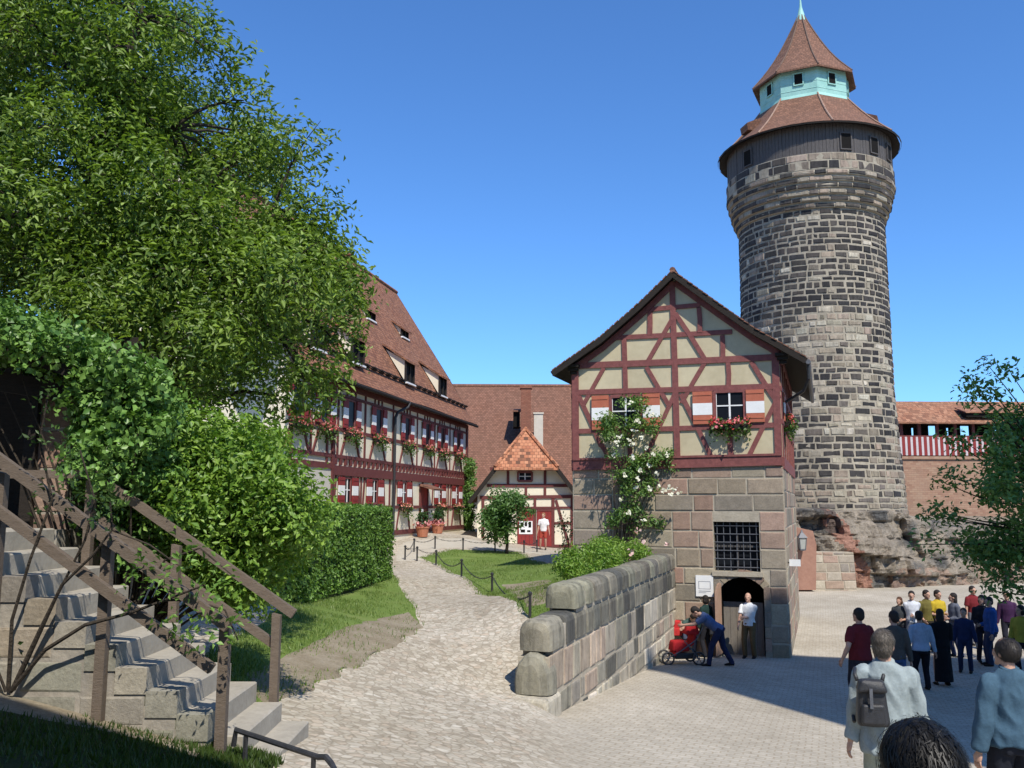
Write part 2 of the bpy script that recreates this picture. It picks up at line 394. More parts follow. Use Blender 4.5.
def M_cobble():
    t = NT('pale cobble paving', .85, .25)
    tc = t.n('ShaderNodeTexCoord')
    nz = t.tex('noise', 1.6); dist = t.n('ShaderNodeVectorMath', operation='MULTIPLY_ADD')
    t.link(nz.outputs['Color'], dist.inputs[0]); dist.inputs[1].default_value = (.09, .09, 0); t.link(tc.outputs['Object'], dist.inputs[2])
    mp = t.n('ShaderNodeMapping'); mp.inputs['Scale'].default_value = (1, .82, 0.0); mp.inputs['Rotation'].default_value = (0, 0, R(19)); t.link(dist.outputs[0], mp.inputs[0])
    v = t.n('ShaderNodeTexVoronoi', feature='DISTANCE_TO_EDGE'); v.inputs['Scale'].default_value = 9.5; t.link(mp.outputs[0], v.inputs['Vector'])
    vc = t.n('ShaderNodeTexVoronoi', feature='F1'); vc.inputs['Scale'].default_value = 9.5; t.link(mp.outputs[0], vc.inputs['Vector'])
    sp = t.n('ShaderNodeSeparateColor'); t.link(vc.outputs['Color'], sp.inputs[0])
    stone = t.ramp(sp.outputs[0], [(0, (.33, .285, .22)), (.35, (.46, .415, .335)), (.7, (.51, .465, .385)), (.9, (.45, .375, .29)), (1, (.58, .54, .46))])
    j = t.ramp(v.outputs['Distance'], [(.0, (1, 1, 1)), (.12, (0, 0, 0))])
    c = t.mix(t.math('MULTIPLY', j, .75), stone, (.25, .215, .16))
    # smoother setts on the square (right of the wall line)
    b = t.n('ShaderNodeTexBrick'); b.inputs['Scale'].default_value = 1; b.inputs['Brick Width'].default_value = .19; b.inputs['Row Height'].default_value = .14
    b.inputs['Mortar Size'].default_value = .012; b.inputs['Color1'].default_value = (.41, .375, .31, 1); b.inputs['Color2'].default_value = (.46, .42, .35, 1); b.inputs['Mortar'].default_value = (.35, .305, .235, 1)
    mp2 = t.n('ShaderNodeMapping'); mp2.inputs['Rotation'].default_value = (0, 0, R(19)); t.link(dist.outputs[0], mp2.inputs[0]); t.link(mp2.outputs[0], b.inputs['Vector'])
    xs = t.n('ShaderNodeSeparateXYZ'); t.link(tc.outputs['Object'], xs.inputs[0])
    side = t.n('ShaderNodeMapRange'); side.inputs[1].default_value = .1; side.inputs[2].default_value = 1.0
    lin = t.math('ADD', xs.outputs[0], t.math('MULTIPLY', t.math('MAXIMUM', t.math('SUBTRACT', xs.outputs[1], 14.3), 0.0), -.344))
    t.link(lin, side.inputs[0])
    c = t.mix(side.outputs[0], c, b.outputs['Color'])
    lg = t.tex('noise', .35, detail=6, rough=.65); sm = t.tex('noise', 7, detail=5, rough=.7)
    c = t.mix(1.0, c, t.ramp(lg.outputs[0], [(.3, (.78, .76, .72)), (.7, (1.12, 1.12, 1.12))]), 'MULTIPLY')
    c = t.mix(1.0, c, t.ramp(sm.outputs[0], [(.25, (.75, .74, .72)), (.75, (1.15, 1.15, 1.15))]), 'MULTIPLY')
    hv = t.ramp(v.outputs['Distance'], [(0, (0, 0, 0)), (.22, (1, 1, 1))])
    hb = t.math('SUBTRACT', .6, t.math('MULTIPLY', b.outputs['Fac'], .4))
    h = t.mix(side.outputs[0], hv, hb)
    h = t.mix(.25, h, sm.outputs[0])
    h = t.math('ADD', h, t.math('MULTIPLY', sp.outputs[1], .5))
    t.bump(h, .26, .022)
    return t.color(c)
M['cobble'] = M_cobble()
def M_ground(name, stops, s1, s2, bump=.5):
    t = NT(name, .95, .1)
    a = t.tex('noise', s1, detail=7, rough=.7); b = t.tex('noise', s2, detail=5, rough=.75)
    t.bump(b.outputs[0], bump, .04)
    return t.color(t.ramp(t.mix(.45, a.outputs[0], b.outputs[0]), stops))
M['lawn'] = M_ground('lawn turf', [(.3, (.08, .13, .025)), (.5, (.13, .19, .045)), (.72, (.22, .235, .085))], .9, 14)
M['lawn_painted_shade'] = M_ground('verge turf with painted shade', [(.3, (.022, .028, .010)), (.5, (.038, .045, .016)), (.72, (.06, .058, .03))], .9, 14)  # turf colours lowered to paint in the deep shadow on the verge
M['earth'] = M_ground('bare dusty earth', [(.3, (.13, .105, .062)), (.42, (.22, .18, .12)), (.55, (.30, .255, .185)), (.7, (.38, .335, .255))], 1.6, 22, .8)
M['gravel'] = M_ground('pale gravel path', [(.3, (.36, .32, .25)), (.7, (.50, .46, .38))], 1.0, 30)

g0 = grid_sheet('ground', axis(-6, 9, .125, -900, 900), axis(4, 30, .125, -900, 1500), M['cobble'])
tag(g0, kind='structure')

def strip(name, left, right, mat, zoff, na=8, step=.3, edge_noise=.0):
    """sheet between two pixel polylines laid on the ground"""
    def res(poly):
        pts = [gp(*p) if not isinstance(p, Vector) else p for p in poly]
        return pts
    L, Rr = res(left), res(right)
    def samp(P, t):
        seg = [0]
        for i in range(1, len(P)): seg.append(seg[-1] + (P[i] - P[i - 1]).length)
        d = t * seg[-1]
        for i in range(1, len(P)):
            if d <= seg[i] + 1e-9: return P[i - 1].lerp(P[i], (d - seg[i - 1]) / max(1e-6, seg[i] - seg[i - 1]))
        return P[-1]
    ln = max(sum((L[i] - L[i - 1]).length for i in range(1, len(L))), sum((Rr[i] - Rr[i - 1]).length for i in range(1, len(Rr))))
    n = max(6, int(ln / step)); X = np.zeros((n + 1, na + 1)); Y = X.copy()
    for i in range(n + 1):
        a, b = samp(L, i / n), samp(Rr, i / n)
        for j in range(na + 1):
            p = a.lerp(b, j / na)
            e = edge_noise if j in (0, na) else edge_noise * .3
            X[i, j] = p.x + e * noise.noise(V((p.x * 1.7, p.y * 1.7, 3.1))); Y[i, j] = p.y + e * noise.noise(V((p.x * 1.7, p.y * 1.7, 9.4)))
    Z = ground_np(X, Y) + zoff
    Z[0] -= .05; Z[-1] -= .05; Z[1:-1, 0] -= .05; Z[1:-1, -1] -= .05
    me = bpy.data.meshes.new(name); w_ = na + 1
    fs = [(i * w_ + j, i * w_ + j + 1, (i + 1) * w_ + j + 1, (i + 1) * w_ + j) for i in range(n) for j in range(na)]
    me.from_pydata(np.stack([X.ravel(), Y.ravel(), Z.ravel()], 1).tolist(), [], fs)
    me.materials.append(mat); finish(me, smooth=True)
    if me.polygons[0].normal.z < 0: me.flip_normals()
    o = bpy.data.objects.new(name, me); col.objects.link(o); tag(o, kind='structure'); o['_xy'] = 0
    return o, X, Y
# lawn left of the path (below the hedge)
LL = [(180, 665), (240, 632), (265, 618), (300, 600), (330, 590), (385, 573)]
LR = [(262, 712), (312, 689), (352, 670), (400, 645), (425, 628), (420, 608), (394, 576)]
lawnL, LX, LY = strip('lawn', LL, LR, M['lawn'], .012, 18, .2, .13)
earthL, _, _ = strip('earth_patch', [(246, 676), (290, 652), (330, 632), (382, 617), (412, 611)], [(264, 711), (314, 688), (354, 669), (402, 644), (424, 627)], M['earth'], .02, 14, .15, .3)
# lawn right of the path, inside the chain fence
RL = [(532, 622), (495, 597), (462, 578), (437, 566), (418, 558)]
RRr = [(566, 606), (570, 590), (572, 575), (574, 566), (530, 553), (450, 550)]
lawnR, RX, RY = strip('lawn', RL, RRr[:4] + [(520, 552), (450, 549)], M['lawn'], .012, 18, .25, .15)
earthR, _, _ = strip('earth_patch', [(528, 608), (515, 600), (500, 584)], [(560, 604), (563, 592), (552, 579)], M['earth'], .022, 12, .2, .5)
gravel, _, _ = strip('gravel_path', [(392, 562), (394, 548), (398, 541), (420, 538), (470, 538)], [(436, 560), (430, 555), (445, 548), (500, 549), (572, 556)], M['gravel'], .008, 10, .3, .1)
# verge at the foot of the stairs (lower left)
vergeL, VX, VY = strip('lawn', [(-150, 690), (0, 690), (80, 705), (150, 722), (215, 748), (245, 752)], [(-150, 790), (0, 800), (80, 800), (150, 800), (230, 790), (280, 762)], M['lawn_painted_shade'], .012, 14, .15, .2)

earthV, _, _ = strip('earth_patch', [(-60, 676), (0, 682), (70, 700), (150, 720), (214, 746)], [(-60, 712), (0, 716), (70, 730), (150, 746), (206, 764)], M['earth'], .02, 8, .15, .25)
# grass blades on the lawns (uncountable)
def grass(name, fields, label):
    P = []
    for X, Y, n, h, fade in fields:
        nr, nc = X.shape
        i = rng.integers(0, nr - 1, n); j = rng.integers(0, nc - 1, n); a = rng.random(n); b = rng.random(n)
        x = (X[i, j] * (1 - a) + X[i + 1, j] * a) * (1 - b) + (X[i, j + 1] * (1 - a) + X[i + 1, j + 1] * a) * b
        y = (Y[i, j] * (1 - a) + Y[i + 1, j] * a) * (1 - b) + (Y[i, j + 1] * (1 - a) + Y[i + 1, j + 1] * a) * b
        nn = np.array([noise.noise(V((q * .9, r * .9, 5))) for q, r in zip(x, y)])
        k = (nn > -.12 - .25 * rng.random(n)) & (rng.random(n) > fade * smooth(.45, .7, (j + b) / (nc - 1)))
        x, y, nn = x[k], y[k], nn[k]
        P.append(np.stack([x, y, ground_np(x, y), h * (.6 + .8 * rng.random(len(x))) * (1 + nn * .6), nn], 1))
    P = np.concatenate(P); n = len(P)
    ang = rng.random(n) * 6.283; wd = .006 + .006 * rng.random(n)
    lean = (rng.random((n, 2)) - .5) * 1.1 * P[:, 3:4]
    base = P[:, :3]; dx = np.stack([np.cos(ang) * wd, np.sin(ang) * wd, np.zeros(n)], 1)
    tip = base + np.c_[lean, P[:, 3]]
    vs = np.stack([base - dx, base + dx, tip], 1).reshape(-1, 3)
    me = bpy.data.meshes.new(name); me.from_pydata(vs.tolist(), [], np.arange(n * 3).reshape(-1, 3).tolist())
    g = rng.random(n)[:, None] * (1 - .75 * ((P[:, 1:2] < 8.2) & (P[:, 0:1] < 0))); cc = (np.array([.08, .15, .025]) * (1 - g) + np.array([.22, .28, .075]) * g) * (1 - .45 * ((P[:, 1:2] < 8.2) & (P[:, 0:1] < 0)))  # blades at lower left coloured darker, painting in the shadow there
    me.materials.append(M['leaf']); finish(me, cc.tolist(), uv=False)
    o = bpy.data.objects.new(name, me); col.objects.link(o); tag(o, label, 'grass', kind='stuff'); return o
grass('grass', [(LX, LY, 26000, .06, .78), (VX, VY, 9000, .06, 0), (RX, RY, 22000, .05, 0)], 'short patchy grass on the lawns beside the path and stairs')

# ------------------------------------------------------------------ masonry
def masonry(mb, mapf, u0, u1, v0, v1, rh, bw, gap, proud, colf, holes=(), wr=(.6, 1.5), rj=.12, minw=.12):
    v = v0
    while v < v1 - .05:
        h = rh * (1 + random.uniform(-rj, rj))
        if v + h > v1 - rh * .4: h = v1 - v
        iv = [(u0, u1)]
        for (a, b, c, d) in holes:
            if v < d - .25 * h and v + h > c + .25 * h:
                nv = []
                for (p, q) in iv:
                    if b <= p or a >= q: nv.append((p, q)); continue
                    if a > p: nv.append((p, a))
                    if b < q: nv.append((b, q))
                iv = nv
        for (p, q) in iv:
            u = p - (random.random() * bw * .5 if not holes and False else 0)
            while u < q - 1e-4:
                wd = bw * random.uniform(*wr)
                if u + wd > q - bw * .45: wd = q - u
                if wd > minw:
                    g = gap / 2 * random.uniform(.7, 1.3); e = min(.03, rh * .09) * random.uniform(.7, 1.4)
                    pr = proud * random.uniform(.5, 1.3); jj = gap * .3
                    J = lambda: random.uniform(-jj, jj)
                    o_ = [(u + g, v + g), (u + wd - g, v + g), (u + wd - g, v + h - g), (u + g, v + h - g)]
                    o_ = [(a + J(), b + J()) for a, b in o_]
                    cx, cy = u + wd / 2, v + h / 2
                    i_ = [(a + (e if a < cx else -e), b + (e if b < cy else -e)) for a, b in o_]
                    c = colf(u + wd / 2, v + h / 2)
                    O = [mapf(a, b, -.012) for a, b in o_]; Md = [mapf(a * .6 + c2 * .4, b * .6 + d2 * .4, pr * .72) for (a, b), (c2, d2) in zip(o_, i_)]; I = [mapf(a, b, pr + random.uniform(-.3, .3) * pr) for a, b in i_]
                    n = len(mb.v); mb.v += [tuple(x) for x in O + Md + I]
                    fs = [(n + 8, n + 9, n + 10, n + 11)]
                    for k in range(4):
                        k2 = (k + 1) % 4
                        fs += [(n + k, n + k2, n + 4 + k2, n + 4 + k), (n + 4 + k, n + 4 + k2, n + 8 + k2, n + 8 + k)]
                    for f in fs: mb.f.append(f); mb.c.append(c); mb.m.append(0)
                u += wd
        v += h
def plate(mb, mapf, u0, u1, v0, v1, holes=(), d=0, m=0):
    us = sorted({u0, u1, *[x for h in holes for x in h[:2] if u0 < x < u1]}); vs = sorted({v0, v1, *[x for h in holes for x in h[2:] if v0 < x < v1]})
    for i in range(len(us) - 1):
        for j in range(len(vs) - 1):
            cu, cv = (us[i] + us[i + 1]) / 2, (vs[j] + vs[j + 1]) / 2
            if any(a < cu < b and c < cv < e for a, b, c, e in holes): continue
            mb.quad(mapf(us[i], vs[j], d), mapf(us[i + 1], vs[j], d), mapf(us[i + 1], vs[j + 1], d), mapf(us[i], vs[j + 1], d), m=m)
def pick(pal):
    c = random.choice(pal); k = random.uniform(.8, 1.2); return tuple(min(1, v * k * random.uniform(.98, 1.02)) for v in c)
# ================================================================== PEOPLE
CL = {}
M['strand'] = M_leaf('hair strands', .1, rough=.5, spec=.4)
def cloth(c, sc=14):
    k = tuple(round(x, 3) for x in c) + (sc,)
    if k not in CL: CL[k] = M_noise('cloth', tuple(x * .75 for x in c), tuple(min(1, x * 1.2) for x in c), sc, rough=.9, bump=.35, dist=.01, spec=.15)
    return CL[k]
SKIN = {}
def skinm(c):
    if c not in SKIN: SKIN[c] = M_noise('skin', tuple(x * .9 for x in c), tuple(x * 1.1 for x in c), 9, rough=.55, bump=.1, spec=.35)
    return SKIN[c]
HAIRM = {}
def hairm(c):
    if c not in HAIRM: HAIRM[c] = M_noise('hair', tuple(x * .6 for x in c), tuple(x * 1.3 for x in c), 30, rough=.6, bump=.6, spec=.3, stretch=(3, 3, .6))
    return HAIRM[c]
def loft(mb, pts, rad, side, k=14):
    """elliptical tube: rad = (across, deep) per ring"""
    n0 = len(mb.v); pts = [V(p) for p in pts]; n = len(pts)
    for i, p in enumerate(pts):
        t = (pts[min(i + 1, n - 1)] - pts[max(i - 1, 0)]).normalized(); s_ = (side - t * side.dot(t)).normalized(); b = t.cross(s_)
        ra, rb = rad[i] if hasattr(rad[i], '__len__') else (rad[i], rad[i])
        for j in range(k): a = 2 * math.pi * j / k; mb.v.append(tuple(p + s_ * ra * math.cos(a) + b * rb * math.sin(a)))
    for i in range(n - 1):
        for j in range(k): a, b = n0 + i * k + j, n0 + i * k + (j + 1) % k; mb.f.append((a, b, b + k, a + k)); mb.c.append(None); mb.m.append(0)
    mb.f.append(tuple(n0 + j for j in reversed(range(k)))); e = n0 + (n - 1) * k; mb.f.append(tuple(e + j for j in range(k))); mb.c += [None, None]; mb.m += [0, 0]
def remesh(mb, vox, mat, name, it=3, fold=0, seed=0, extra=None):
    me = bpy.data.meshes.new('tmp'); me.from_pydata(mb.v, [], mb.f)
    o = bpy.data.objects.new('tmp', me); col.objects.link(o)
    r = o.modifiers.new('r', 'REMESH'); r.mode = 'VOXEL'; r.voxel_size = vox; r.use_smooth_shade = True
    sm = o.modifiers.new('s', 'SMOOTH'); sm.factor = .5; sm.iterations = it
    dg = bpy.context.evaluated_depsgraph_get(); m2 = bpy.data.meshes.new_from_object(o.evaluated_get(dg)); m2.name = name
    bpy.data.objects.remove(o); bpy.data.meshes.remove(me)
    if fold:
        nv = [v.normal.copy() for v in m2.vertices]
        for v, nn in zip(m2.vertices, nv):
            p = v.co; q = V((p.x * 13 + seed, p.y * 13, p.z * 8 + .8 * math.sin(p.x * 8)))
            v.co = p + nn * fold * (1.15 - abs(noise.noise(q)) * 2.6 + .35 * noise.noise(q * 2.3))
    m2.materials.clear()
    if extra:
        bm = bmesh.new(); bm.from_mesh(m2)
        for em in extra:
            n = len(bm.verts); vs = [bm.verts.new(p) for p in em.v]
            for f in em.f:
                try: nf = bm.faces.new([vs[i] for i in f]); nf.smooth = True; nf.material_index = em.m[0] if em.m else 0
                except ValueError: pass
        bm.to_mesh(m2); bm.free()
    for mt in (mat if isinstance(mat, (list, tuple)) else [mat]): m2.materials.append(mt)
    m2.update(); return m2
def ik(a, c, l1, l2, hint):
    d = c - a; L = min(d.length, (l1 + l2) * .999); e = d.normalized(); c = a + e * L
    x = (l1 * l1 - l2 * l2 + L * L) / (2 * L); h = math.sqrt(max(0, l1 * l1 - x * x)); hv = hint - e * hint.dot(e)
    return a + e * x + hv.normalized() * h, c
EYE = [M_plain('eye white', (.7, .68, .64), .3), M_plain('iris', (.02, .015, .01), .3), M_plain('lips', (.38, .16, .13), .5)]
def person(label, loc, head_deg, H, top, bottom, skin=(.46, .27, .19), hair=(.02, .015, .012), hairstyle='short', sleeves='long', lean=0, hands=None, feet=None, hipz=.52, hipy=0, headyaw=0, headpitch=0,
           vox=.016, fold=0, shoes=(.02, .018, .016), bulk=1.0, hem=.0, shorts=False, coat=0, group='visitors in the castle courtyard', robe=False, elbow=None, knee=None):
    if vox > .0135 and not lean: headyaw += PR_.uniform(-28, 28); head_deg += PR_.uniform(-8, 8); fold = fold or .003; kx = PR_.uniform(-.02, .02); feet = feet or ((-.075 + kx, PR_.uniform(-.06, .05)), (.075 + kx, PR_.uniform(-.06, .06)))
    if vox > .0135 and not hands and not lean and PR_.random() < .45: hands = ((-.165, .03, .45), (.07, .13, .58)) if PR_.random() < .5 else ((-.05, .12, .60), (.05, .13, .58))
    hands = hands or ((-.165, .03, .45), (.165, .03, .45)); feet = feet or ((-.07, -.01), (.07, .02))
    X = V((1, 0, 0)); Rl = Matrix.Rotation(-R(lean), 3, 'X'); HC = V((0, hipy, hipz))
    def sp(x, y, z, f=1.0): return HC + Rl @ V((x, y, z - .52))
    def Rad(r): return tuple(q * bulk for q in r) if hasattr(r, '__len__') else r * bulk
    torso = [(0, 0, .475), (0, 0, .53), (0, .004, .61), (0, .006, .71), (0, -.004, .78), (0, -.008, .815), (0, -.006, .84)]
    trr = [(.088, .062), (.096, .070), (.083, .060), (.098, .068), (.104, .062), (.075, .05), (.036, .036)]
    sj = [sp(-.100, -.004, .782), sp(.100, -.004, .782)]; hj = [HC + V((-.052, 0, 0)), HC + V((.052, 0, 0))]
    arms, legs, fts = [], [], []
    for i, s_ in enumerate((-1, 1)):
        el, wr_ = ik(sj[i], V(hands[i]), .172, .15, elbow[i] if elbow else V((s_ * .5, -1, -.25))); arms.append((sj[i], el, wr_))
        an = V((feet[i][0], feet[i][1], .045 + (feet[i][2] if len(feet[i]) > 2 else 0))); kn, an = ik(hj[i], an, .248, .24, V((s_ * .08, 1, .1)) if not knee else knee[i]); legs.append((hj[i], kn, an))
    Hd = sp(0, .012, .93); Rh = Rl @ Matrix.Rotation(-R(headpitch), 3, 'X'); Rh = Rh @ Matrix.Rotation(R(headyaw), 3, 'Z'); 
    def hp_(x, y, z): return Hd + Rh @ V((x, y, z))
    def ellr(mb, c, r, k=14, n=9):
        n0 = len(mb.v); mb.ell((0, 0, 0), r, k, n); 
        for i in range(n0, len(mb.v)): mb.v[i] = tuple(V(c) + Rh @ V(mb.v[i]))
    # ---- body
    b = MB(); loft(b, [sp(*p) for p in torso], [Rad(r) for r in trr], X)
    loft(b, [sp(0, -.006, .825), sp(0, .0, .86), Hd + Rh @ V((0, -.004, -.02))], [.037, .032, .034], X)
    ellr(b, hp_(0, -.006, .012), (.046, .056, .058)); ellr(b, hp_(0, .016, -.028), (.034, .040, .040)); ellr(b, hp_(0, .046, -.055), (.018, .014, .013))
    ellr(b, hp_(0, .060, -.012), (.009, .014, .018)); ellr(b, hp_(0, .044, .008), (.036, .014, .008))
    for s_ in (-1, 1): ellr(b, hp_(.046 * s_, -.004, -.006), (.006, .013, .020))
    fing = []
    for i, (a, e, w_) in enumerate(arms):
        loft(b, [a, a.lerp(e, .35), e, e.lerp(w_, .3), w_], [.034 * bulk, .030 * bulk, .024, .025, .016], V((0, 1, .3)))
        d = (w_ - e).normalized(); s_ = (-1, 1)[i]; pn = V((s_ * -1, .15, .1)); pn = (pn - d * pn.dot(d)).normalized(); sd_ = d.cross(pn)
        loft(b, [w_ - d * .005, w_ + d * .022, w_ + d * .05], [(.015, .011), (.024, .012), (.022, .010)], sd_)
        for f, (o_, L, rr) in enumerate(((-.017, .038, .0052), (-.006, .045, .0056), (.006, .042, .0055), (.017, .033, .0048))):
            p0 = w_ + d * .044 + sd_ * o_; p1 = p0 + d * L * .45 + pn * .004; p2 = p1 + (d * .75 + pn * .5).normalized() * L * .32; p3 = p2 + (d * .4 + pn * .8).normalized() * L * .25
            m_ = MB(); m_.tube([p0, p1, p2, p3], [rr, rr, rr * .92, rr * .75], 6); fing.append(m_)
        fw = sd_ if sd_.y > 0 else -sd_; p0 = w_ + d * .014 + fw * .017; p1 = p0 + (d * .7 + fw * .55 + pn * .3) * .024; p2 = p1 + (d * .95 + fw * .1 + pn * .35) * .022
        m_ = MB(); m_.tube([p0, p1, p2], [.0075, .0065, .005], 6); fing.append(m_)
    for (h_, k_, a) in legs:
        loft(b, [h_ + V((0, 0, .01)), h_.lerp(k_, .4), k_, k_.lerp(a, .3), a, a - V((0, 0, .02))], [.052 * bulk, .045 * bulk, .031, .031, .019, .02], X)
        loft(b, [a + V((0, -.03, -.026)), a + V((0, .0, -.022)), a + V((0, .05, -.030)), a + V((0, .095, -.034))], [(.018, .018), (.022, .022), (.025, .014), (.018, .009)], X)
    ex = []
    for s_ in (-1, 1):
        m_ = MB(); ellr(m_, hp_(.018 * s_, .043, -.001), (.0075, .005, .0045), 8, 6); m_.m = [1] * len(m_.f); ex.append(m_)
        m_ = MB(); ellr(m_, hp_(.018 * s_, .0468, -.001), (.003, .002, .0035), 6, 5); m_.m = [2] * len(m_.f); ex.append(m_)
    m_ = MB(); ellr(m_, hp_(0, .053, -.036), (.013, .005, .0042), 8, 6); m_.m = [3] * len(m_.f); ex.append(m_)
    v_ = vox / H
    me = remesh(b, min(v_, .0095), [skinm(skin)] + EYE, 'person', 2, extra=fing + ex)
    o = link('person', me); o.location = loc; o.rotation_euler = (0, 0, R(head_deg)); o.scale = (H, H, H); tag(o, label, 'person', group)
    sd = hash(label) % 97
    # ---- trousers
    t = MB(); g = .007
    if robe:
        loft(t, [sp(0, 0, .60), V((0, hipy, hipz - .08)), V((0, hipy * .5, .25)), V((0, 0, .06))], [(.092, .07), (.105, .085), (.11, .09), (.12, .10)], X)
    else:
        loft(t, [sp(0, 0, .465), sp(0, 0, .53), sp(0, .003, .585)], [Rad((.094, .070)), Rad((.102, .078)), Rad((.093, .068))], X)
        for i, (h_, k_, a) in enumerate(legs):
            if shorts: loft(t, [h_ + V((0, 0, .02)), h_.lerp(k_, .5), k_.lerp(h_, .15)], [.058 * bulk, .052 * bulk, .048], X)
            else: loft(t, [h_ + V((0, 0, .02)), h_.lerp(k_, .4), k_, k_.lerp(a, .4), a + V((0, -.004, .0)), a - V((0, .004, .022))], [.058 * bulk, .052 * bulk, .041, .038, .034, .035], X)
    link('trousers' if not robe else 'skirt', remesh(t, v_, cloth(bottom), 'trousers', 3, fold * .7, sd), o)
    # ---- top
    t = MB(); lo = .50 - hem
    tz_ = [(0, 0, lo), (0, 0, .54), (0, .005, .61), (0, .007, .71), (0, -.004, .78), (0, -.009, .822), (0, -.008, .848)]
    rr = [(.108 + coat, .082 + coat), (.104 + coat * .8, .079 + coat * .8), (.094 + coat, .070 + coat), (.107 + coat * .5, .077 + coat * .5), (.110, .071), (.076, .058), (.044, .045)]
    loft(t, [sp(*p) for p in tz_], [Rad(r) for r in rr], X)
    for (a, e, w_) in arms:
        if sleeves == 'short': t.ell(a, (.041 * bulk,) * 3, 12, 8); loft(t, [a, a.lerp(e, .35), a.lerp(e, .72)], [.041 * bulk, .041 * bulk, .040], V((0, 1, .3)))
        else: t.ell(a, (.041 * bulk + coat * .3,) * 3, 12, 8); loft(t, [a, a.lerp(e, .35), e, e.lerp(w_, .35), w_.lerp(e, .06)], [.041 * bulk + coat * .3, .039 * bulk + coat * .3, .035 + coat * .3, .032 + coat * .3, .026 + coat * .3], V((0, 1, .3)))
    nm = 'jacket' if coat else 'shirt'; link(nm, remesh(t, v_, cloth(top), nm, 3, fold, sd + 3), o)
    if coat:
        m_ = MB(); loft(m_, [sp(0, -.008, .838), sp(0, -.008, .852), sp(0, -.012, .864)], [(.050, .048), (.046, .046), (.050, .050)], X); link('collar', remesh(m_, v_, cloth(top), 'collar', 1), o)
    # ---- shoes
    for (h_, k_, a) in legs:
        m_ = MB(); loft(m_, [a + V((0, -.036, -.026)), a + V((0, .0, -.016)), a + V((0, .05, -.026)), a + V((0, .105, -.034))], [(.020, .019), (.026, .027), (.029, .019), (.02, .011)], X); link('shoe', remesh(m_, min(v_, .011), cloth(shoes), 'shoe', 2), o)
    # ---- hair
    hm_ = MB()
    if hairstyle != 'bald':
        if hairstyle == 'balding':
            ellr(hm_, hp_(0, -.017, .010), (.0505, .0570, .0560)); 
        else:
            ellr(hm_, hp_(0, -.014, .024), (.052, .058, .054)); ellr(hm_, hp_(0, -.034, -.006), (.047, .036, .048))
        if hairstyle == 'long': ellr(hm_, hp_(0, -.034, -.05), (.055, .036, .085)); 
        if hairstyle == 'bob': ellr(hm_, hp_(0, -.02, -.02), (.060, .050, .06))
        if hairstyle == 'bun': ellr(hm_, hp_(0, -.08, .02), (.028, .026, .028))
        hme = remesh(hm_, min(v_, .01), hairm(hair), 'hair', 2, .0045 if vox < .013 else .0015, sd)
        ho = link('hair', hme, o)
        if vox < .012:                        # loose strands over the hair mass
            rg = np.random.default_rng(3); vs_ = np.array([v.co[:] for v in hme.vertices]); ns_ = np.array([v.normal[:] for v in hme.vertices]); k = rg.integers(0, len(vs_), 5200)
            p = vs_[k] + rg.normal(size=(5200, 3)) * .0025; nn = ns_[k]; dn = np.array([0, -.35, -1.0]) + rg.normal(size=(5200, 3)) * .35; dn -= nn * (dn * nn).sum(1, keepdims=True); dn /= np.linalg.norm(dn, axis=1, keepdims=True) + 1e-6
            sd2 = np.cross(nn, dn); L = .011 + .008 * rg.random((5200, 1)); a = p - sd2 * .0011; b = p + sd2 * .0011; c = p + dn * L + nn * .0008
            sm3 = bpy.data.meshes.new('strands'); sm3.from_pydata(np.stack([a, b, c], 1).reshape(-1, 3).tolist(), [], np.arange(5200 * 3).reshape(-1, 3).tolist())
            hc = np.array(hair)[None] * (.5 + 1.5 * rg.random((5200, 1))); sm3.materials.append(M['strand']); finish(sm3, hc.tolist(), uv=False); link('strands', sm3, ho)
    return o
_c = at(787, 648, 25.2); Cl_D = onplane(749.5, 645, V((_c.x, _c.y, 0)) - bdir * .35, -bdir); Cl_D.z = gz(Cl_D.x, Cl_D.y)
cot_p = at(543.5, 548, 42.3); cot_p.z = gz(cot_p.x, cot_p.y)
PR_ = random.Random(5)
def py_(px, py, Y, want=1.74):             # head at a measured position, about Y metres away, feet on the ground
    best = None
    for k in range(61):
        y = Y * (.86 + .4 * k / 60); p = at(px, py, y); g = gz(p.x, p.y); e = abs(p.z - g - want) + .012 * abs(y - Y)
        if best is None or e < best[0]: best = (e, V((p.x, p.y, g)), max(1.45, min(1.92, p.z - g)))
    return best[1], best[2]
def place(px, py, H):
    Y = 1.2
    while Y < 80:
        p = at(px, py, Y); g = gz(p.x, p.y)
        if p.z - g <= H: return V((p.x, p.y, g))
        Y += .02
GV = 'visitors in the castle courtyard'
# nearest figures
pA, hA = py_(883, 631, 8.1)
person('grey haired man in a pale jacket with a black backpack, seen from behind', pA, -14, hA, (.27, .315, .32), (.33, .36, .30), hair=(.10, .085, .07), vox=.011, fold=.010, coat=.016, hem=.07, bulk=1.05, headyaw=-18, hands=((-.18, .0, .45), (.185, .03, .44)), feet=((-.08, .05), (.08, -.06)), hairstyle='short', shoes=(.1, .09, .08))
pB, hB = py_(1006, 638, 7.4)
person('balding man in a blue denim jacket at the right edge, seen from behind', pB, 6, hB, (.052, .10, .145), (.02, .022, .03), hair=(.03, .025, .022), hairstyle='balding', vox=.011, fold=.010, coat=.014, hem=.0, bulk=1.06, headyaw=20, hands=((-.185, .0, .44), (.185, .05, .46)))
pC = at(922, 729, 2.05); HCm = pC.z - gz(pC.x, pC.y); pC.z -= HCm
person('dark haired person in the near foreground, only the head in view', pC, 0, HCm, (.02, .02, .03), (.02, .02, .025), hair=(.003, .0028, .003), hairstyle='bob', vox=.011, group=GV, headpitch=8)
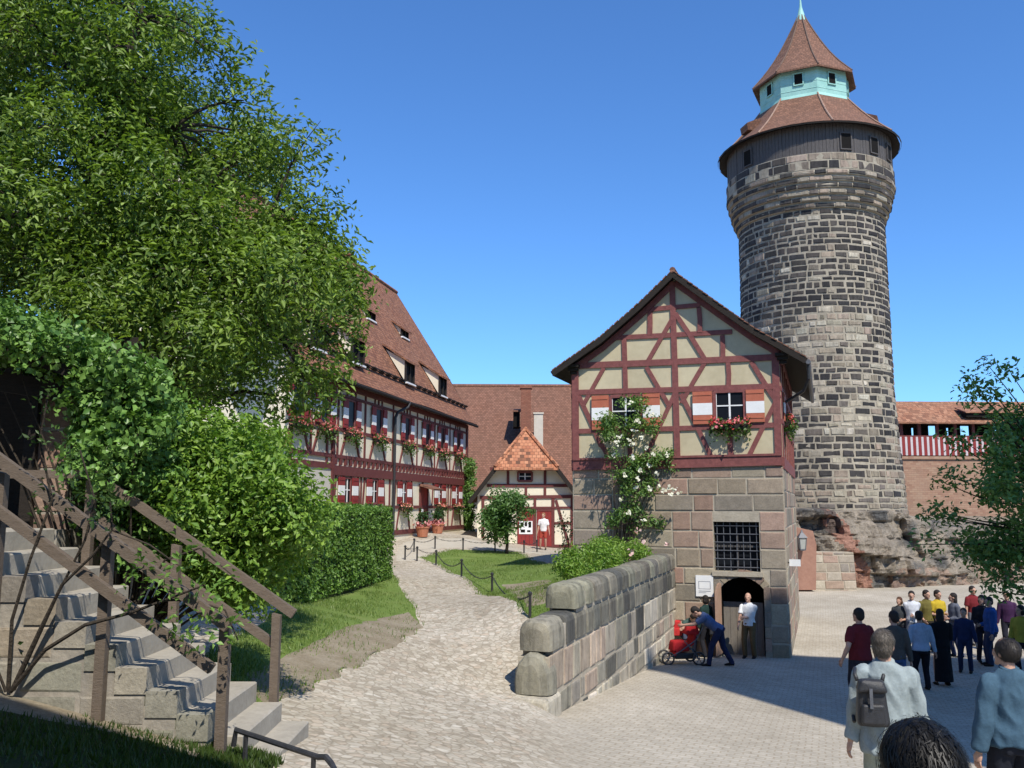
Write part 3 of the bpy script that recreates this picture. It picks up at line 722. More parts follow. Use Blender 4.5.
person('stout man in a dark red shirt walking off alone', *(lambda q: (q[0], 12, q[1]))(py_(858, 601, 14.2)), (.13, .018, .022), (.03, .03, .04), sleeves='short', bulk=1.18, hands=((-.20, .02, .50), (.20, .02, .48)), fold=.003)
person('person in a brown vest and blue jeans, half hidden by the man with the backpack', *(lambda q: (q[0], -4, q[1]))(py_(893, 611, 15)), (.085, .075, .065), (.05, .10, .22), hair=(.03, .02, .015), fold=.003)
person('man in a light blue shirt and black trousers, his back turned', *(lambda q: (q[0], -6, q[1]))(py_(919, 611, 19.4)), (.33, .40, .50), (.012, .012, .016), fold=.004, bulk=1.08, hands=((-.19, .02, .44), (.20, .03, .42)))
person('person in a long black dress in the middle of the group, back turned', *(lambda q: (q[0], 0, q[1]))(py_(940, 609, 19.2)), (.012, .012, .014), (.012, .012, .014), hairstyle='long', robe=True, fold=.003)
FRONT = 178
person('small woman in a dark vest at the left of the group, facing the camera', *(lambda q: (q[0], FRONT - 30, q[1]))(py_(899, 597, 23, 1.56)), (.05, .055, .06), (.03, .03, .04), hairstyle='bob', hair=(.09, .04, .02), sleeves='short', hands=((-.06, .13, .60), (.06, .13, .58)))
person('man in a white shirt with folded arms, facing the camera', *(lambda q: (q[0], FRONT, q[1]))(py_(911, 591, 23.5)), (.52, .54, .58), (.10, .11, .14), hands=((.03, .12, .62), (-.03, .13, .60)))
person('person in an olive shirt, facing the camera', *(lambda q: (q[0], FRONT, q[1]))(py_(926, 590, 23.5)), (.14, .12, .035), (.04, .035, .03), sleeves='short', hands=((-.1, .1, .52), (.1, .1, .52)))
person('person in a bright yellow top, facing the camera', *(lambda q: (q[0], FRONT + 8, q[1]))(py_(937, 590, 23.2)), (.46, .33, .03), (.03, .03, .04), sleeves='short', hands=((-.06, .13, .62), (.06, .13, .60)))
person('woman with long dark hair and a grey jacket, facing left', *(lambda q: (q[0], 100, q[1]))(py_(953, 593, 21.5)), (.10, .11, .14), (.03, .04, .09), hairstyle='long')
person('teenager in a dark blue top beside the long haired woman', *(lambda q: (q[0], 150, q[1]))(py_(963, 608, 20.6, 1.56)), (.02, .03, .08), (.02, .03, .07))
person('man in a burgundy shirt at the back of the group', *(lambda q: (q[0], FRONT + 15, q[1]))(py_(972, 586, 24)), (.16, .02, .025), (.12, .13, .16), sleeves='short')
person('dark haired woman in a black top, behind the person in the blue shirt', *(lambda q: (q[0], 160, q[1]))(py_(981, 595, 22.5)), (.02, .02, .025), (.02, .02, .03), hairstyle='bob')
person('person in a loose royal blue shirt, turned sideways', *(lambda q: (q[0], 80, q[1]))(py_(989, 597, 21)), (.03, .08, .25), (.03, .04, .08), bulk=1.2, fold=.004)
person('person in a dark purple top in the group, near the tree', *(lambda q: (q[0], 150, q[1]))(py_(1006, 591, 22.4)), (.05, .02, .06), (.02, .02, .03))
person('person in a yellow-green top at the right edge of the group', *(lambda q: (q[0], 120, q[1]))(py_(1020, 605, 19.5)), (.36, .33, .05), (.02, .02, .03), hairstyle='bob')
# man in the doorway
gD = Cl_D
person('man in a white shirt and brown trousers standing in the arched doorway', gD, 150, 1.74, (.70, .71, .70), (.13, .085, .04), hair=(.35, .33, .30), hairstyle='bald', sleeves='short', hands=((.03, .13, .63), (.12, .17, .50)), vox=.013, fold=.003)
# people by the pushchair
fA = gp(716, 666)
person('man in a blue t-shirt bending over the red pushchair', fA, 78, 1.76, (.08, .115, .22), (.02, .025, .06), sleeves='short', lean=52, hipy=-.06, hipz=.50, hands=((-.08, .44, .56), (.08, .44, .50)), feet=((-.07, .10), (.07, -.22)), vox=.013, headpitch=5, elbow=(V((-.3, -.2, -1)), V((.3, -.2, -1))), fold=.003)
person('woman in a dark green top with a black shoulder bag by the wall', gp(707, 657), 30, 1.66, (.018, .04, .035), (.02, .02, .025), hairstyle='bob', vox=.014)
fK = gp(688, 655)
person('person in a dark green and grey jacket crouching behind the pushchair', fK, 200, 1.68, (.05, .085, .075), (.05, .06, .10), lean=48, hipz=.36, hipy=-.12, hands=((-.1, .3, .42), (.1, .3, .40)), feet=((-.08, .06), (.08, -.03)), vox=.014, coat=.008, headpitch=10)
# visitor at the cottage
person('visitor in a white top and red shorts by the cottage door', cot_p, 170, 1.70, (.72, .70, .68), (.35, .06, .04), sleeves='short', shorts=True, vox=.02, hair=(.25, .13, .06))
# backpack on the grey haired man
Ra = Matrix.Rotation(R(-14), 4, 'Z')
bpk = thing('backpack', 'black leather backpack on the back of the grey haired man', 'backpack', pA, R(-14)); q = V((-.15, -.235, 1.20))
def rbox(name, c, sx, sy, sz, mat, parent, taper=.85, bev=.05, fold=.004):
    bm = bmesh.new(); bmesh.ops.create_cube(bm, size=1)
    for v in bm.verts: k = taper if v.co.z > 0 else 1; v.co = V((v.co.x * sx * k, v.co.y * sy * (k if v.co.z > 0 else 1), v.co.z * sz))
    bmesh.ops.bevel(bm, geom=bm.edges[:] + bm.verts[:], offset=bev, segments=4, profile=.6, affect='EDGES'); bmesh.ops.subdivide_edges(bm, edges=bm.edges[:], cuts=1, use_grid_fill=True)
    me = bpy.data.meshes.new(name)
    for v in bm.verts: v.co += V(c) + v.normal * fold * noise.noise(v.co * 16)
    bm.to_mesh(me); bm.free(); me.materials.append(mat)
    for p in me.polygons: p.use_smooth = True
    return link(name, me, parent)
LEA = M_noise('black leather', (.014, .014, .016), (.035, .035, .038), 20, rough=.45, bump=.3, spec=.5)
rbox('pack', q, .27, .15, .37, LEA, bpk, .8, .055, .009); rbox('front_pocket', q + V((0, -.08, -.075)), .20, .07, .17, LEA, bpk, .9, .03, .007); rbox('flap', q + V((0, -.03, .15)), .25, .16, .11, LEA, bpk, .8, .045, .008)
mb = MB(); mb.box(q + V((-.03, -.135, -.02)), (.025, 0, 0), (0, .02, 0), (0, 0, .16)); mb.build('strap_buckle', M['greyiron']).parent = bpk
for s_ in (-1, 1):
    mb = MB(); pts = [q + V((.10 * s_, .07, .17)), q + V((.115 * s_, .10, .215)), q + V((.12 * s_ + .02, .2, .25)), q + V((.13 * s_ + .03, .31, .20)), q + V((.15 * s_ + .03, .345, .05)), q + V((.16 * s_ + .03, .27, -.12)), q + V((.14 * s_, .07, -.17))]
    mb.tube(pts, .016, 6); mb.build('strap', LEA, None, True).parent = bpk
bg_ = thing('shoulder_bag', 'black shoulder bag carried by the woman in dark green', 'bag', gp(707, 657) + V((.18, -.2, .78))); rbox('bag', (0, 0, 0), .30, .14, .32, LEA, bg_, .85, .05)
mb = MB(); mb.tube([V((-.11, 0, .14)), V((-.14, .1, .4)), V((-.18, .18, .6)), V((-.1, .25, .4)), V((.11, .02, .14))], .012, 6); mb.build('strap', LEA).parent = bg_
# red rucksack by the wall
rp = thing('red_backpack', 'red backpack on the crouching person by the retaining wall', 'backpack', fK + V((-.30, .02, .62))); rbox('pack', (0, 0, .12), .30, .26, .42, cloth((.42, .03, .03)), rp, .8, .07); rbox('front_pocket', (-.02, -.12, .02), .2, .1, .2, cloth((.42, .03, .03)), rp, .9, .03)
# pushchair
ps = thing('pushchair', 'red pushchair with black wheels parked by the retaining wall', 'pushchair', gp(682, 664), R(190))
RED = cloth((.40, .022, .025)); BLK = M['iron']
mb = MB()
for s_ in (-.24, .24):
    mb.tube([V((.42, s_ * .6, .17)), V((.1, s_, .36)), V((-.3, s_, .62)), V((-.52, s_, .98)), V((-.58, s_, 1.02))], .014, 6); mb.tube([V((-.34, s_, .17)), V((-.1, s_, .48)), V((.02, s_, .60))], .013, 6)
mb.tube([V((-.58, -.24, 1.02)), V((-.58, .24, 1.02))], .017, 8); mb.tube([V((-.34, -.26, .17)), V((-.34, .26, .17))], .011, 6); mb.tube([V((.42, -.15, .17)), V((.42, .15, .17))], .011, 6); mb.build('frame', M['greyiron'], None).parent = ps
for x, y in ((.42, -.17), (.42, .17), (-.34, -.29), (-.34, .29)):
    mb = MB(); rt = .15; mb.tube([V((x + rt * math.cos(a), y, .17 + rt * math.sin(a))) for a in np.linspace(0, 2 * math.pi, 19)], .024, 6, cap=False); wh = mb.build('wheel', BLK, None, True); wh.parent = ps
    mb = MB()
    for k in range(6): a = k * math.pi / 3; mb.tube([V((x, y, .17)), V((x + .13 * math.cos(a), y, .17 + .13 * math.sin(a)))], .008, 5)
    mb.tube([V((x, y - .025, .17)), V((x, y + .025, .17))], .03, 8); mb.build('spokes', M['greyiron'], None).parent = wh
def pc(pts, w_, th, name, mat):
    mb = MB(); n = len(pts)
    for (a, b) in zip(pts, pts[1:]): a, b = V(a), V(b); mb.beam(a, b, w_, V((0, 1, 0)).cross(b - a).normalized(), -th / 2, th / 2)
    o = mb.build(name, mat, None); o.parent = ps; return o
pc([(-.36, 0, .92), (-.22, 0, .50), (.12, 0, .44), (.26, 0, .24)], .40, .05, 'seat', RED)
rbox('foot_cover', (.08, 0, .46), .46, .42, .26, RED, ps, .8, .07); rbox('hood', (-.24, 0, .86), .40, .44, .26, RED, ps, .7, .09); rbox('basket', (-.02, 0, .22), .5, .36, .15, BLK, ps, 1.1, .03)
# ================================================================== WELL HOUSE
Cr = at(790, 648, 25.2); Cr.z = 0
nF = -bdir
_t = onplane(573, 500, Cr, nF); Wd = (Cr - V((_t.x, _t.y, 0))).dot(adir)
Cl = Cr - adir * Wd
DEP = 9.6
def wf(px, py):                            # facade coordinates (along, height) of a measured point
    p = onplane(px, py, Cl, nF); return ((p - Cl).dot(adir), p.z)
def fm(u, v, d): return Cl + adir * u + UP * v + nF * d
def sm_(u, v, d): return Cr + bdir * u + UP * v + adir * d
def lm(u, v, d): return Cl + bdir * DEP - bdir * u + UP * v - adir * d
zb = wf(690, 467)[1]                       # top of the stone base
zb_top = wf(690, 457.3)[1]
house = thing('well_house', 'well house with half-timbered ochre gable over a sandstone base', 'house', (Cl + adir * Wd / 2))
PAL_W = [(.30, .245, .175), (.33, .275, .20), (.27, .23, .175), (.31, .205, .155), (.34, .24, .18), (.245, .21, .165), (.29, .205, .155), (.37, .315, .23), (.215, .185, .145)]
g0u, g0v = wf(714.5, 571); g1u, g1v = wf(759, 522)
grate = (g0u, g1u, g0v, g1v)
d0u, d0v = wf(722, 646); d1u, d1v = wf(763.5, 578)
doorr = (d0u, d1u, -.4, d1v)
mb = MB()
masonry(mb, fm, 0, Wd, -.1, zb, .52, .85, .03, .022, lambda u, v: pick(PAL_W), holes=[grate, (d0u - .16, d1u + .16, -.4, d1v + .14)])
masonry(mb, sm_, 0, DEP, -.1, zb, .52, .85, .03, .022, lambda u, v: pick(PAL_W))
masonry(mb, lm, 0, DEP, 1.2, zb, .52, .85, .03, .022, lambda u, v: pick(PAL_W))
# cut stones round the arched door
ac = ((d0u + d1u) / 2); hw = (d1u - d0u) / 2; spring = d1v - hw * .52
Rr_ = (hw * hw + (d1v - spring) ** 2) / (2 * (d1v - spring)); acz = d1v - Rr_
th = math.asin(min(1, hw / Rr_)); NV = 9
for i in range(NV):
    a0 = -th + 2 * th * i / NV + .012; a1 = -th + 2 * th * (i + 1) / NV - .012
    P = [fm(ac + r * math.sin(a), acz + r * math.cos(a), dd) for dd in (-.3, .03) for r, a in ((Rr_, a0), (Rr_, a1), (Rr_ + .2, a1), (Rr_ + .2, a0))]
    mb.hexa(P[:4], P[4:], pick(PAL_W))
for s_, uu in ((-1, d0u - .17), (1, d1u)):
    v = -.1
    while v < spring + .05:
        h = random.uniform(.28, .42); mb.box(fm(uu, v, -.3), adir * .17, UP * (h - .015), nF * (.3 + random.uniform(.026, .034)), pick(PAL_W)); v += h
mb.build('stone_base', M['stone'], house)
mb = MB()
plate(mb, fm, 0, Wd, -.6, zb, [grate, (d0u - .01, d1u + .01, -.7, d1v + .01)])
plate(mb, sm_, 0, DEP, -.6, zb); plate(mb, lm, 0, DEP, -.6, zb)
# reveals of the grated window and filling behind the arch corners
def reveal(mb, r, mp, dep, m=0):
    a, b, c, d = r
    mb.quad(mp(a, c, 0), mp(a, d, 0), mp(a, d, -dep), mp(a, c, -dep), m=m); mb.quad(mp(b, c, -dep), mp(b, d, -dep), mp(b, d, 0), mp(b, c, 0), m=m)
    mb.quad(mp(a, d, 0), mp(b, d, 0), mp(b, d, -dep), mp(a, d, -dep), m=m); mb.quad(mp(a, c, -dep), mp(b, c, -dep), mp(b, c, 0), mp(a, c, 0), m=m)
reveal(mb, grate, fm, .35)
for s_ in (-1, 1):
    for i in range(6):
        a0, a1 = th * i / 6 * s_, th * (i + 1) / 6 * s_
        p, q = (ac + Rr_ * math.sin(a0), acz + Rr_ * math.cos(a0)), (ac + Rr_ * math.sin(a1), acz + Rr_ * math.cos(a1))
        mb.quad(fm(p[0], p[1], -.02), fm(q[0], q[1], -.02), fm(q[0], d1v + .02, -.02), fm(p[0], d1v + .02, -.02))
mb.build('mortar', M['mortar'], house)
# door recess: dark room, a grey plank half door, a leaf swung outwards
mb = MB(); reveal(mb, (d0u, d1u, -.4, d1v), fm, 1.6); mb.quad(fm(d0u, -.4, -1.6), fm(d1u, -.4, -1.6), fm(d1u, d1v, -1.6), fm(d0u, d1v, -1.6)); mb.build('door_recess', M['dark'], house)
mb = MB()
pu = np.linspace(d0u + .02, d1u - .06, 7)
for i in range(6): mb.box(fm(pu[i] + .004, 0.0, -.5), adir * (pu[i + 1] - pu[i] - .008), UP * 1.45, nF * (.05 + random.uniform(0, .008)))
mb.build('door', M_noise('grey weathered door planks', (.15, .13, .11), (.24, .215, .18), 5, stretch=(4, 4, 1)), house)
mb = MB(); lv = spring + .12
hinge = fm(d0u - .02, 0, .03); od = (nF * .97 + adir * -.1).normalized(); on = V((-od.y, od.x, 0))
for i in range(5): mb.box(hinge + od * (.13 * i + .004) + UP * .1, od * .122, UP * (lv - .1 - .02 * (i - 1) ** 2 + .03), on * .045)
dl = mb.build('door_leaf', M_noise('pale red door leaf', (.36, .22, .15), (.46, .30, .21), 5), house); dl['label'] = 'pale outer door leaf swung open'
# grated window
mb = MB(); mb.quad(fm(grate[0], grate[2], -.33), fm(grate[1], grate[2], -.33), fm(grate[1], grate[3], -.33), fm(grate[0], grate[3], -.33)); gw = mb.build('barred_window', M['glass'], house)
mb = MB(); n = 7
for i in range(n):
    u = grate[0] + (grate[1] - grate[0]) * (i + .5) / n; mb.tube([fm(u, grate[2], -.10), fm(u, grate[3], -.10)], .013, 6)
for i in range(6):
    v = grate[2] + (grate[3] - grate[2]) * (i + .5) / 6; mb.tube([fm(grate[0], v, -.075), fm(grate[1], v, -.075)], .013, 6)
mb.build('grille', M['greyiron'], gw)
mb = MB(); mb.beam(fm(grate[0], (grate[2] + grate[3]) / 2, -.25), fm(grate[1], (grate[2] + grate[3]) / 2, -.25), .05, nF, 0, .04); mb.beam(fm((grate[0] + grate[1]) / 2, grate[2], -.25), fm((grate[0] + grate[1]) / 2, grate[3], -.25), .05, nF, -.01, .03); mb.build('frame', M['greywood'], gw)
mb = MB(); mb.box(fm(grate[0] - .06, grate[2] - .13, -.3), adir * (grate[1] - grate[0] + .12), UP * .13, nF * .38); mb.build('sill', M['mortar'], gw)

# gable outline (pixel measurements on the facade plane, verge 0.35 m in front)
VO = .35
def wv(px, py):
    p = onplane(px, py, Cl + nF * VO, nF); return ((p - Cl).dot(adir), p.z)
Lp = [wv(552, 371.5), wv(600, 338), wv(639, 304), wv(672.5, 271.5)]
Rp = [wv(672.5, 271.5), wv(718, 304), wv(754, 329), wv(806, 358)]
apex = Lp[-1]
prof = Lp + Rp[1:]
def rz_at(u, off=0):
    for (a, za), (b, zb_) in zip(prof, prof[1:]):
        if a <= u <= b: return za + (zb_ - za) * (u - a) / (b - a) + off
    return prof[0][1] + off if u < prof[0][0] else prof[-1][1] + off
# plaster gable wall
mb = MB(); us = sorted({0, Wd, apex[0], *[u for u, z in prof if 0 < u < Wd]})
for a, b in zip(us, us[1:]):
    mb.quad(fm(a, zb, -.01), fm(b, zb, -.01), fm(b, rz_at(b, -.14), -.01), fm(a, rz_at(a, -.14), -.01))
zeR = rz_at(Wd, -.14); zeL = rz_at(0, -.14)
plate(mb, sm_, 0, DEP, zb, zeR, d=-.01); plate(mb, lm, 0, DEP, zb, zeL, d=-.01)
for a, b in zip(us, us[1:]):
    mb.quad(fm(b, -.5, -DEP), fm(a, -.5, -DEP), fm(a, rz_at(a, -.14), -DEP), fm(b, rz_at(b, -.14), -DEP))
mb.build('plaster_wall', M['plaster'], house)
# timbers
mb = MB()
def pb(p, q, w, mpf=None, d1=.035):
    (a, b), (c, d) = wf(*p), wf(*q)
    def clip(a, b, c, d):
        k = min(max(a, .03), Wd - .03)
        return (k, b + (d - b) * (k - a) / (c - a)) if abs(c - a) > .05 else (k, b)
    (a, b), (c, d) = clip(a, b, c, d), clip(c, d, a, b)
    J = lambda: random.uniform(-.018, .018)
    mid = ((a + c) / 2 + J(), (b + d) / 2 + J()); dd = d1 + random.uniform(-.006, .006); w0 = w * random.uniform(.92, 1.06)
    mb.beam(fm(a, b, 0), fm(*mid, 0), w0, nF, -.03, dd); mb.beam(fm(*mid, 0), fm(c, d, 0), w0 * random.uniform(.95, 1.05), nF, -.029, dd + .0012)
def wz(x, y): return (540 + x / 3.339, 250 + y / 3.339)
for p, q, w in ((wz(345, 201), wz(535, 184), .13), (wz(238, 294), wz(642, 273), .14), (wz(118, 387), wz(808, 357), .19),
                (wz(112, 476), wz(822, 454), .15), (wz(112, 606), wz(822, 583), .15)): pb(p, q, w)
pb((573, 464.5), (788, 459), .34, d1=.06); pb((573, 459.5), (788, 454.3), .06, d1=.085); pb((573, 469.5), (788, 464), .06, d1=.08)
for p, q, w in ((wz(441, 108), wz(459, 692), .17), (wz(367, 203), wz(367, 284), .14), (wz(531, 193), wz(534, 276), .14),
                (wz(281, 295), wz(286, 470), .14), (wz(609, 285), wz(611, 362), .14), (wz(628, 375), wz(630, 455), .14), (wz(634, 590), wz(638, 690), .15),
                (wz(300, 605), wz(303, 700), .14)): pb(p, q, w)
for p, q in ((wz(443, 228), wz(358, 376)), (wz(452, 212), wz(549, 362)), ((604, 368), (583, 406)), ((578, 394), (601, 446)), ((646.5, 367), (670, 407)), ((675.5, 392), (652, 444)),
             ((705.3, 362), (681.5, 403)), ((681, 394), (711, 456)), ((751.5, 362), (775, 399)), ((784.5, 385), (749.5, 455)), ((601, 444), (609, 458)), ((653, 442), (643, 458))): pb(p, q, .13)
for u, z in ((.1, zeL), (Wd - .11, zeR)): mb.beam(fm(u, zb, 0), fm(u, z - .02, 0), .2, nF, -.03, .041)
# edge rafters
for P, s_ in ((Lp, 1), (Rp, -1)):
    for (a, za), (b, zb_) in zip(P, P[1:]):
        a2, b2 = max(a, .02), max(b, .02)
        a2, b2 = min(a2, Wd - .02), min(b2, Wd - .02)
        if abs(a2 - b2) > .05: mb.beam(fm(a2, rz_at(a2, -.26), 0), fm(b2, rz_at(b2, -.26), 0), .16, nF, -.03, .045 + random.uniform(0, .01))
# side framing
zl1, zl2 = wf(787, 421)[1], wf(787, 388)[1]
for z, w in ((zb_top - .19, .34), (zl1, .14), (zl2, .14), (zeR - .12, .2)): mb.beam(sm_(0, z, 0), sm_(DEP, z, 0), w, adir, -.03, .04 + random.uniform(0, .012))
for k in range(7):
    u = .11 + k * (DEP - .22) / 6; mb.beam(sm_(u, zb, 0), sm_(u, zeR, 0), .18, adir, -.03, .033 + random.uniform(0, .004))
for z, w in ((zb_top - .19, .34), (zl1, .14), (zl2, .14)): mb.beam(lm(0, z, 0), lm(DEP, z, 0), w, -adir, -.03, .04 + random.uniform(0, .012))
for k in range(7):
    u = .11 + k * (DEP - .22) / 6; mb.beam(lm(u, zb, 0), lm(u, zeL, 0), .18, -adir, -.03, .033 + random.uniform(0, .004))
mb.build('timber_frame', M['timber'], house)
# corbels under the eaves
for px, py in ((574, 373), (783, 362)):
    u, z = wf(px, py); mb = MB()
    for k, (ww, hh) in enumerate(((.2, .1), (.3, .1), (.4, .08))): mb.box(fm(u - ww / 2, z - .05 + k * .1, -.02), adir * ww, UP * hh, nF * (.1 + .09 * k))
    mb.build('corbel', M['darkwood'], house)
# roof: tiled upper skin, boarded underside, barge boards
def roofsheet(name, mat, off, thick, v0, v1, parent):
    mb = MB()
    for (a, za), (b, zb_) in zip(prof, prof[1:]):
        t0 = [fm(a, za + off, -v0), fm(b, zb_ + off, -v0), fm(b, zb_ + off, -v1), fm(a, za + off, -v1)]
        mb.hexa([p - UP * thick for p in t0], t0)
    return mb.build(name, mat, parent)
roof = roofsheet('roof', M['tile_brown'], .0, .07, -VO, DEP + .3, house)
roofsheet('roof_boards', M['darkwood'], -.075, .05, -VO + .03, DEP + .25, roof)
mb = MB()
for (a, za), (b, zb_) in zip(prof, prof[1:]):
    mb.beam(fm(a, za - .08, VO), fm(b, zb_ - .08, VO), .17, nF, -.01, .03 + random.uniform(0, .006))
mb.build('barge_board', M['darkwood'], roof)
mb = MB()                                  # ragged verge tiles
for (a, za), (b, zb_) in zip(prof, prof[1:]):
    L = math.hypot(b - a, zb_ - za); k = int(L / .17); e = V((b - a, zb_ - za)) / L if False else ((b - a) / L, (zb_ - za) / L)
    for i in range(k):
        s0 = (i + .05) * L / k
        p = fm(a + e[0] * s0, za + e[1] * s0 + .012, VO - .12)
        x = (adir * e[0] + UP * e[1]); nn = x.cross(nF) * -1
        if nn.z < 0: nn = -nn
        mb.box(p, x * .155 + nn * .012, nF * (.15 + random.uniform(0, .035)), nn * .03)
mb.build('verge_tiles', M['tile_brown'], roof)
mb = MB(); mb.tube([fm(apex[0], apex[1] + .05, VO + .02), fm(apex[0], apex[1] + .05, -DEP - .3)], .09, 8); mb.build('ridge_tiles', M['tile_brown'], roof)
# gutter and downpipe on the right
mb = MB(); e = prof[-1]
mb.tube([fm(e[0] + .05, e[1] - .1, VO), fm(e[0] + .05, e[1] - .12, -DEP)], .07, 8)
mb.build('gutter', M['greyiron'], house)
mb = MB(); mb.tube([fm(e[0] + .05, e[1] - .12, VO - .15), fm(e[0] + .05, e[1] - .55, VO - .2), fm(e[0] - .1, e[1] - .85, VO - .5), fm(Wd + .12, e[1] - 1.1, -.6)], .045, 8); mb.build('downpipe', M['iron'], house)

# upper windows
def shutter(parent, a, b, c, d, mp, nrm, lift=.05, bands=(.36, .72), mats=('redpaint', 'white', 'redpaint')):
    o = None
    h = d - c; zz = [c, c + h * (1 - bands[1]), c + h * (1 - bands[0]), d]
    mbs = MB()
    for i in range(3):
        mbs.box(mp(a, zz[i], lift + .004 * (i % 2)), mp(b, zz[i], lift) - mp(a, zz[i], lift), UP * (zz[i + 1] - zz[i]), nrm * .035, m={0: 0, 1: 1, 2: 0}[i])
    for f in (.14, .9): mbs.box(mp(a + .02, c + h * f - .02, lift + .034), mp(b - .02, c, 0) - mp(a + .02, c, 0), UP * .04, nrm * .014, m=0)
    return mbs.build('shutter', [M[mats[0]], M[mats[1]], M['iron']], parent)
def casement(parent, r, mp, ux, nrm, fmat='white', dep=.1, mull=True, fw=.05, name='window', trans=True):
    a, b, c, d = r
    mbf = MB()
    for p, q in (((a, c), (a, d)), ((b, c), (b, d)), ((a, c), (b, c)), ((a, d), (b, d))):
        mbf.beam(mp(*p, 0), mp(*q, 0), fw * 2, nrm, -.02, .05 + random.uniform(0, .004))
    wdw = mbf.build(name, M['timber'] if fmat != 'greywood' else M['greywood'], parent)
    mbp = MB(); mbp.quad(mp(a, c, .012), mp(b, c, .012), mp(b, d, .012), mp(a, d, .012)); mbp.build('pane', M['glass'], wdw)
    if mull:
        mbm = MB(); cm = (a + b) / 2; ct = c + (d - c) * .52
        mbm.beam(mp(cm, c + fw, 0), mp(cm, d - fw, 0), .05, nrm, .012, .034); mbm.beam(mp(a + fw, ct, 0), mp(b - fw, ct, 0), .035, nrm, .012, .03)
        mbm.beam(mp(a + fw, c + fw, 0), mp(a + fw, d - fw, 0), .03, nrm, .012, .026); mbm.build('glazing_bars', M['white'], wdw)
    return wdw
def rect(px0, py0, px1, py1, fn=wf):
    a, c = fn(px0, py1); b, d = fn(px1, py0); return (a, b, c, d)
w1 = casement(house, rect(715, 390.5, 744.5, 422), fm, adir, nF)
w2 = casement(house, rect(611, 395.5, 641, 428), fm, adir, nF)
for r in ((693.5, 391.5, 712, 424.5), (746.8, 389.5, 764, 422.5), (592.5, 395.5, 609, 430), (643.5, 393.5, 660, 427)):
    a, b, c, d = rect(*r); shutter(house, a, b, c, d, fm, nF)
# side window shutters seen edge-on
for u in (1.0, 2.6):
    wx = casement(house, (u, u + .9, zl1 + .05, zl2 - .05), sm_, bdir, adir)
shutter(house, .45, .95, zl1 + .05, zl2 - .05, sm_, adir)

# ------------------------------------------------------------------ flower boxes
def leaf_mesh(name, pts, nrm, size, cols, mat, aspect=.5, fold=.25, var=.4):
    """many small folded leaves as one mesh; pts, nrm: Nx3"""
    n = len(pts); pts = np.asarray(pts); nrm = np.asarray(nrm)
    nrm = nrm / np.maximum(np.linalg.norm(nrm, axis=1, keepdims=True), 1e-6)
    rd = rng.normal(size=(n, 3)); t = np.cross(nrm, rd); t /= np.maximum(np.linalg.norm(t, axis=1, keepdims=True), 1e-6); b = np.cross(nrm, t)
    s = (size * (1 + var * (rng.random(n) - .5) * 2))[:, None]
    wv_ = s * aspect * .5
    p0 = pts - t * s * .5; p2 = pts + t * s * .5 - nrm * s * .15
    mid = pts - t * s * .05
    p1 = mid + b * wv_ + nrm * s * fold * .5; p3 = mid - b * wv_ + nrm * s * fold * .5
    vs = np.stack([p0, p1, p2, p3], 1).reshape(-1, 3)
    i = np.arange(n) * 4
    fs = np.stack([i, i + 1, i + 2, i, i + 2, i + 3], 1).reshape(-1, 3)
    me = bpy.data.meshes.new(name)
    me.vertices.add(n * 4); me.vertices.foreach_set('co', vs.astype('f').ravel())
    me.loops.add(n * 6); me.loops.foreach_set('vertex_index', fs.astype('i').ravel())
    me.polygons.add(n * 2); me.polygons.foreach_set('loop_start', (np.arange(n * 2) * 3).astype('i'))
    try: me.polygons.foreach_set('loop_total', np.full(n * 2, 3, 'i'))
    except Exception: pass
    me.update(calc_edges=True)
    me.materials.append(mat); a = me.attributes.new('Col', 'FLOAT_COLOR', 'CORNER')
    cc = np.concatenate([np.repeat(np.asarray(cols), 6, axis=0), np.ones((n * 6, 1))], 1).astype('f')
    a.data.foreach_set('color', cc.ravel()); me.update()
    return me
def mixcols(n, c1, c2, pw=1.0, jit=.12):
    g = rng.random((n, 1)) ** pw; c = np.array(c1) * (1 - g) + np.array(c2) * g
    return np.clip(c * (1 + jit * rng.normal(size=(n, 1))), .004, 1)
def flower_box(p, ux, nrm, L, label, group, pinks=((.62, .05, .04), (.75, .22, .25)), n=260, hang=.18, fl=.4):
    t = thing('flower_box', label, 'flower box', p, math.atan2(ux.y, ux.x), group)   # local x along the wall, -y outwards
    mbx = MB(); mbx.box((-L / 2, -.2, 0), (L, 0, 0), (0, .18, 0), (0, 0, .14)); o = mbx.build('box', M['darkwood']); o.parent = t
    x = (rng.random(n) - .5) * L * 1.1; y = -.11 + .09 * rng.normal(size=n); z = .16 + .1 * rng.normal(size=n) - hang * (rng.random(n) ** 2)
    pts = np.stack([x, y - .05 * (z < .05), z], 1); nr = rng.normal(size=(n, 3)) * .7 + [0, -.5, .6]
    link('plants', leaf_mesh('plants', pts, nr, .085, mixcols(n, (.03, .075, .012), (.10, .17, .03)), M['leaf'], .8), t)
    k = int(n * fl); pts = np.stack([(rng.random(k) - .5) * L * 1.05, -.14 + .08 * rng.normal(size=k), .17 + .09 * rng.normal(size=k)], 1); nr = rng.normal(size=(k, 3)) * .6 + [0, -.6, .6]
    link('flowers', leaf_mesh('flowers', pts, nr, .08, mixcols(k, *pinks), M['flower'], .95), t)
    return t
def wbox(px0, px1, py, label):
    a, z = wf(px0, py); b, _ = wf(px1, py); return flower_box(fm((a + b) / 2, z, .02), adir, nF, b - a, label, 'flower boxes under the windows', n=420, hang=.4)
wbox(712, 749, 430, 'flower box of red geraniums under the right gable window of the well house')
p_ = sm_(1.45, zl1 - .05, .02); flower_box(p_, bdir, adir, 1.1, 'flower box of red geraniums on the side wall of the well house, by the tower', 'flower boxes under the windows', n=420, hang=.4)

